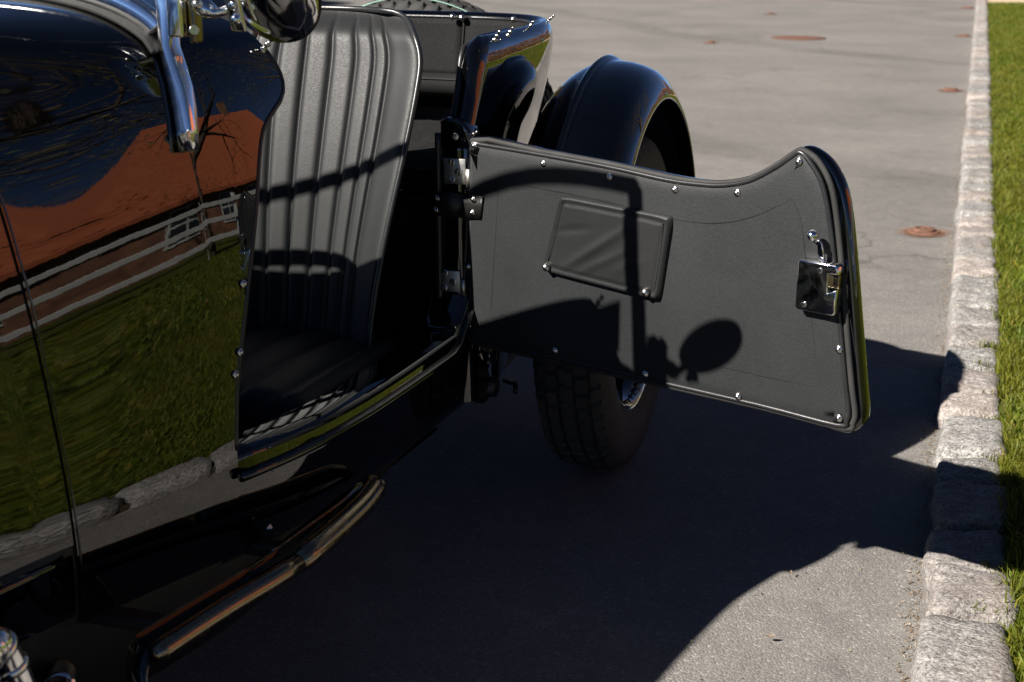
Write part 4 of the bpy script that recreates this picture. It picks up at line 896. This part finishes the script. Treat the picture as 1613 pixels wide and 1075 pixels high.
# ------------------------------------------------------------------ seats
def bow(a): return -.060 * abs(a) ** 2.6
def seat(xc, w_top, parent_name):
    root = empty(parent_name, (xc, 2.2, .3)); root.parent = car; root.matrix_parent_inverse = Matrix.Translation(-car.location)
    def ps(name, me, mat):
        o = bpy.data.objects.new(name, me); COL.objects.link(o); o.parent = root; o.matrix_parent_inverse = Matrix.Translation(-root.location)
        if mat: me.materials.append(mat)
        return o
    ZB, ZT, YB, YT, CR = .39, .990, 2.29, 2.455, .10
    def halfw(z):
        b = (z - ZB) / (ZT - ZB); wmax = lerp(w_top - .055, w_top, sstep(0, .85, b))
        k = z - (ZT - CR)
        return wmax - CR + math.sqrt(max(0, CR * CR - k * k)) if k > 0 else wmax
    flutes = [-1.0, -.71, -.59, -.43, -.22, 0, .22, .43, .59, .71, 1.0]
    NA = 160
    def bulge(a):
        for x0, x1 in zip(flutes, flutes[1:]):
            if a <= x1 + 1e-9:
                t = (a - x0) / (x1 - x0); return (1 - abs(2 * t - 1) ** 5)
        return 0
    rows = []; zs = [ZB + (ZT - ZB) * (1 - (1 - i / 46) ** 1.5) for i in range(47)]
    def pt(a, z, off=0):
        b = (z - ZB) / (ZT - ZB); h = halfw(z); y = lerp(YB, YT, b) - .02 * math.sin(math.pi * b) + bow(a) * (1 - .35 * b ** 4) + off
        fade = sstep(1.0, .93, b) if b > .9 else 1
        return V((xc + a * h, y - .0095 * bulge(a) * fade + .035 * sstep(.9, 1.0, b) ** 2, z))
    for z in zs: rows.append([pt(-1 + 2 * k / NA, z) for k in range(NA + 1)])
    v, f = grid(rows); bk = ps('backrest', fix_normals(mesh(v, f)), LEATHER); bk.data.update()
    outline = [pt(1, z) for z in zs] + [pt(1 - 2 * k / 20, ZT) for k in range(1, 20)] + [pt(-1, z) for z in zs[::-1]]
    ps('backrest_piping', mesh(*tube_data(outline, .0052, 8)), PIPING)
    back = [[V((xc + (p.x - xc) * .80, p.y + .06, p.z - (.03 if i > 44 else 0))) for p in r[::-1]] for i, r in enumerate(rows)]
    v, f = grid(back); ps('backrest_shell', mesh(v, f), LEATHER)
    side = [outline, [V((xc + (p.x - xc) * .80, p.y + .06, p.z - (.03 if p.z > ZT - .003 else 0))) for p in outline]]
    v, f = grid(side); ps('backrest_border', mesh(v, f), LEATHER)
    # cushion
    X0, X1, Y0, Y1, CZ = xc - w_top + .01, xc + w_top - .012, 1.845, 2.30, .425
    rows = []; N, Mm = 80, 36
    fl2 = [-1, -.80, -.5, -.17, .17, .5, .80, 1]
    def bul2(a):
        for x0, x1 in zip(fl2, fl2[1:]):
            if a <= x1 + 1e-9: t = (a - x0) / (x1 - x0); return 1 - abs(2 * t - 1) ** 3
        return 0
    def cp(a, b):
        fr = 1 - .12 * max(0, -b - .6) / .4 * 0
        sx = 1 - .10 * max(0, (-b - .55) / .45) ** 2.5
        x = lerp(X0, X1, .5 + a * sx / 2); y = lerp(Y0, Y1, .5 + b / 2) + .035 * a * a * max(0, -b) ** 3
        z = CZ + .022 * (1 - a * a) * (1 - b * b * .6) + .011 * bul2(a) * sstep(-1, -.86, b) - .035 * max(0, (abs(a) - .82) / .18) ** 2.2 - .045 * max(0, (-b - .72) / .28) ** 2.2 - .02 * (b + 1) / 2
        return V((x, y, z))
    for i in range(Mm + 1): rows.append([cp(-1 + 2 * k / N, -1 + 2 * i / Mm) for k in range(N + 1)])
    v, f = grid(rows); ps('cushion', mesh(v, f), LEATHER)
    ol = [cp(1, 1 - 2 * k / 20) for k in range(20)] + [cp(1 - 2 * k / 24, -1) for k in range(25)] + [cp(-1, -1 + 2 * k / 20) for k in range(1, 21)]
    ps('cushion_piping', mesh(*tube_data(ol, .005, 8)), PIPING)
    v, f = grid([ol, [p + V((0, 0, -.03)) for p in ol], [V((xc + (p.x - xc) * .97, p.y + .008, .315)) for p in ol]]); ps('cushion_border', mesh(v, f), LEATHER)
    return root
seat(-1.170, .246, 'bucket_seat'); seat(-1.72, .225, 'bucket_seat')
# steering wheel
sw = empty('steering_wheel', (-1.60, 1.82, .90)); sw.parent = car; sw.matrix_parent_inverse = Matrix.Translation(-car.location)
SM = frame((-1.56, 1.93, .875), (0, .93, .36))
def psw(name, me, mat):
    o = bpy.data.objects.new(name, me); COL.objects.link(o); o.parent = sw; o.matrix_parent_inverse = Matrix.Translation(-sw.location); me.materials.append(mat); return o
psw('rim', mesh(*tube_data([SM @ V((.19 * math.cos(a), .19 * math.sin(a), 0)) for a in [2 * math.pi * k / 48 for k in range(48)]], .0125, 10, closed=True)), RUBBER)
for k in range(4): an = .78 + k * math.pi / 2; psw('spoke', mesh(*tube_data([SM @ V((.03 * math.cos(an), .03 * math.sin(an), -.02)), SM @ V((.2 * math.cos(an), .2 * math.sin(an), 0))], .006, 8)), STEEL)
psw('hub', mesh(*tube_data([SM @ V((0, 0, -.03)), SM @ V((0, 0, .005))], .035, 16)), RUBBER)
psw('column', mesh(*tube_data([SM @ V((0, 0, -.03)), SM @ V((0, 0, -.35))], .018, 10)), CHASSIS)

# ------------------------------------------------------------------ wheels
def tyre_mesh(R, wd, rb):
    prof = []; h = wd / 2
    half = [(0, R), (.006, R), (.012, R), (.014, R - .0002), (.018, R - .0004), (.020, R - .0006), (.030, R - .0012), (.040, R - .002), (.0425, R - .0024), (.0465, R - .003), (.049, R - .0036), (.056, R - .006), (.062, R - .0105), (.067, R - .017), (.0715, R - .027), (.0745, R - .040), (.0762, R - .056), (.0765, R - .072), (.0745, R - .092), (.070, R - .110), (.064, R - .124), (.058, rb + .004), (.055, rb), (.05, rb - .004)]
    sc = h / .0765; half = [(x * sc, r) for x, r in half]
    pr = [(-x, r) for x, r in half[:0:-1]] + half
    NB = 56; SUB = 8; N = NB * SUB; rows = []
    for k in range(N):
        an = 2 * math.pi * k / N; r_ = []
        for x, r in pr:
            ax = abs(x) / sc; d = 0
            if ax <= .0635:
                rib = 0 if ax < .016 else 1 if ax < .0445 else 2
                if .0125 < ax < .0195 or .0415 < ax < .048: d = .0090
                ph = (k + (4, 2, 5)[rib] + (1 if x < 0 else 0)) % SUB
                if ph < (1 if rib == 0 else 2): d = .0085
            elif ax < .0735 and (k % SUB) in (0, 1, 2): d = .004
            if abs(r - (R - .056)) < .0005: d = -.0012
            r_.append(V((x, (r - d) * math.cos(an), (r - d) * math.sin(an))))
        rows.append(r_)
    v, f = grid(rows, closev=True); me = fix_normals(mesh(v, f)); return shade_auto(me, 38)
T_ME = tyre_mesh(.36, .153, .222); T_ME.materials.append(RUBBER)
rimv = lambda prof, seg=48: lathe_mesh(prof, seg)
RIM_ME = rimv([(.224, -.062), (.232, -.060), (.232, -.056), (.222, -.050), (.205, -.035), (.198, 0), (.205, .035), (.220, .050), (.228, .055), (.234, .060), (.232, .064), (.222, .062), (.214, .052)]); HUB_ME = rimv([(.0001, .075), (.03, .074), (.038, .068), (.042, .05), (.05, .03), (.075, .024), (.078, .0), (.075, -.05), (.0001, -.055)], 28)
RING_ME = rimv([(.2365, .0605), (.234, .0645), (.228, .0645), (.224, .060)]); SPK_ME = None
def wheel(cx, cy, sgn, axis=(1, 0, 0), name='road_wheel', parent=car):
    root = empty(name, (cx, cy, .36)); root.parent = parent; root.matrix_parent_inverse = Matrix.Translation(-parent.location) if parent.type == 'EMPTY' else Matrix()
    return root
def fill_wheel(root, M):
    def p(name, me, mat, MM=None):
        o = bpy.data.objects.new(name, me); COL.objects.link(o); o.parent = root; o.matrix_parent_inverse = Matrix.Translation(-root.location); o.matrix_basis = M @ MM if MM is not None else M
        if mat and not me.materials: me.materials.append(mat)
        return o
    p('tyre', T_ME, RUBBER); Z2X = frame((0, 0, 0), (1, 0, 0), (0, 0, 1))
    p('rim', RIM_ME, PAINT, Z2X); p('trim_ring', RING_ME, CHROME, Z2X); p('hub', HUB_ME, PAINT, Z2X)
    global SPK_ME
    if SPK_ME is None: SPK_ME = mesh(*tube_data([(0, 0, 0), (0, 0, 1)], .0028, 6)); SPK_ME.materials.append(PAINT)
    for k in range(32):
        a = 2 * math.pi * k / 32; b = a + (.5 if k % 2 else -.5); A = V((.045 if k % 4 < 2 else .0, .06 * math.cos(b), .06 * math.sin(b))); B = V((.02 if k % 4 < 2 else -.02, .204 * math.cos(a), .204 * math.sin(a)))
        L = (B - A).length; p('spoke', SPK_ME, None, frame(A, B - A) @ Matrix.Diagonal((1, 1, L, 1)))
WXC, WYC = -.698, 2.885
wl = wheel(WXC, WYC, 1); fill_wheel(wl, Matrix.Translation((WXC, WYC, .36)) @ Matrix.Rotation(.3, 4, 'X'))
wr = wheel(2 * XC - WXC, WYC, -1); fill_wheel(wr, Matrix.Translation((2 * XC - WXC, WYC, .36)) @ Matrix.Rotation(math.pi, 4, 'Z'))
sp_root = empty('spare_wheel', (-1.25, 3.42, .62)); sp_root.parent = car; sp_root.matrix_parent_inverse = Matrix.Translation(-car.location)
SPM = Matrix.Translation((-1.33, 3.43, .612)) @ Matrix.Rotation(math.radians(90), 4, 'Z') @ Matrix.Rotation(math.radians(-8), 4, 'Y')
fill_wheel(sp_root, SPM)
ln = bpy.data.objects.new('tread_line', mesh(*tube_data([SPM @ V((-.031, .3592 * math.cos(a), .3592 * math.sin(a))) for a in [2*math.pi*k/90 for k in range(90)]], .0016, 6, closed=True))); COL.objects.link(ln); ln.data.materials.append(GREENLINE); ln.parent = sp_root; ln.matrix_parent_inverse = Matrix.Translation(-sp_root.location)

# ------------------------------------------------------------------ wings
def wing(name, yc, zc, th0, th1, sx, Rs=0.0):
    cs = [(-.868, .425), (-.855, .447), (-.835, .466), (-.81, .482), (-.785, .4925), (-.770, .497), (-.765, .4985), (-.7625, .502), (-.759, .508), (-.753, .5115), (-.747, .508), (-.7435, .5035), (-.741, .501), (-.735, .5005), (-.715, .5), (-.69, .497), (-.665, .491), (-.64, .481), (-.622, .468), (-.609, .452), (-.6015, .439), (-.5985, .430), (-.5985, .4255), (-.602, .4225), (-.606, .4245), (-.6065, .430), (-.610, .441), (-.618, .452), (-.630, .463), (-.645, .474), (-.67, .484), (-.70, .490), (-.75, .492), (-.80, .475), (-.85, .436)]
    rows = []
    for k in range(73):
        th = math.radians(lerp(th0, th1, k / 72)); st = 1.0 + .10 * max(0, (math.degrees(th) - 110) / 90) ** 2
        drop = 1.0
        cs2 = [(-.598 + (x + .598) * .84, r) for x, r in cs]
        rows.append([V((x if sx > 0 else 2 * XC - x, yc - r * math.cos(th) * (st if th > 1.57 else 1.0), zc + r * math.sin(th))) for x, r in cs2])
    v, f = grid(rows, closeu=True); m = len(cs); f.append(tuple(range(m))); f.append(tuple((72) * m + k for k in range(m))[::-1])
    return mk(name, v, f, PAINT, car), rows
wg, _ = wing('rear_wing', 2.925, .365, 4, 178, 1); fix_normals(wg.data)
wg2, _ = wing('rear_wing', 2.925, .365, 4, 178, -1); fix_normals(wg2.data)
q = at(1030, 128, 'X', -.635); put('wing_bolt', lathe_mesh([(.010, -.004), (.010, .002), (.007, .005), (.0001, .006)], 12), CHASSIS, wg, frame(q, (.6, -.2, .8)))
# front wing: flowing tail that ends beside the bonnet
pth = catmull([(-.28, .40), (-.16, .66), (.08, .83), (.38, .86), (.66, .74), (.86, .54), (.99, .375), (1.08, .295), (1.15, .262)], 5)
for s in (1, -1):
    rows = []
    for k, (y, z) in enumerate(pth):
        a = pth[max(0, k-1)]; b = pth[min(len(pth)-1, k+1)]; t = V((0, b[0]-a[0], b[1]-a[1])).normalized(); n = V((0, -t.z, t.y)); xc = -.835; r = []
        tail = sstep(1.0, 1.16, y)
        for i in range(17):
            q = -1 + 2 * i / 16; r.append(V((xc + q * (.11 - .035 * tail), y, z)) - n * (.07 * abs(q) ** 2.4))
        rows.append([p if s > 0 else V((2 * XC - p.x, p.y, p.z)) for p in r])
    v, f = grid(rows); o = mk('front_wing', v, f, PAINT, car); m_ = o.modifiers.new('s', 'SOLIDIFY'); m_.thickness = .004; m_.offset = 0
# ------------------------------------------------------------------ step and exhaust
ZS = .285
outer = [at(*p, 'Z', ZS) for p in ((236, 1028), (350, 954), (464, 883), (560, 800), (588, 765))]
inner = [at(*p, 'Z', ZS) for p in ((566, 757), (480, 822), (400, 884), (300, 945), (228, 988), (208, 1006))]
op = [V(q) for q in catmull([tuple(p) for p in outer], 5)]; ip = [V(q) for q in catmull([tuple(p) for p in inner], 5)]
poly = [(p.x, p.y) for p in op + ip]
stp = put('side_step', prism_mesh(poly, .012, .003, 2), PAINT, car, Matrix.Translation((0, 0, ZS - .012)))
tube('rolled_edge', [p + V((.004, 0, -.004)) for p in op[:11]], [.010] + [.0145] * 10, DARKMETAL, stp, seg=16)
tube('rolled_end', [p + V((.003, 0, -.004)) for p in op[10:]] + [op[-1] + V((-.010, .018, -.006)), op[-1] + V((-.024, .030, -.012))], [.0155] + [.0185] * (len(op) - 11) + [.0175, .013], DARKMETAL, stp, seg=18)
fr = [ip[-1] + V((0, 0, -.002)), op[0] + V((0, 0, -.002))]
v, f = grid([[fr[0], fr[1]], [fr[0] + V((.004, -.02, -.02)), fr[1] + V((.004, -.018, -.02))], [fr[0] + V((.012, -.03, -.14)), fr[1] + V((.012, -.028, -.14))]]); fo = mk('front_flange', v, f, PAINT, stp); m_ = fo.modifiers.new('s', 'SOLIDIFY'); m_.thickness = .006; m_.offset = 0
for k in (3, 11): put('step_bracket', rbox_mesh(.16, .03, .02, .004, 1), CHASSIS, stp, Matrix.Translation((op[k].x - .12, op[k].y + .03, ZS - .022)))
put('bracket_bolt', stud_me, STEEL, car, frame(at(424, 832, 'X', XP(1.75) - .004), (1, -.1, 0)))
ex = at(-4, 1020, 'Y', 1.10); expath = [V((-1.06, .92, .60)), V((-1.0, .95, .60)), V((ex.x + .0, 1.0, .53)), V((ex.x, 1.05, .42)), ex, ex + V((.008, .04, -.14)), ex + V((-.05, .12, -.2)), ex + V((-.15, .3, -.22))]
ep = [V(q) for q in catmull([tuple(p) for p in expath], 16)]
tube('exhaust_pipe', ep, .0195, CHROME, car, seg=20)
ring = lathe_mesh([(.0192, -.005), (.0212, -.004), (.0218, 0), (.0212, .004), (.0192, .005)], 22)
exo = [o for o in car.children if o.name.startswith('exhaust_pipe')][0]
for k in range(20, len(ep) - 3, 4): put('pipe_ring', ring, CHROME, exo, frame(ep[k], ep[k + 1] - ep[k - 1]))
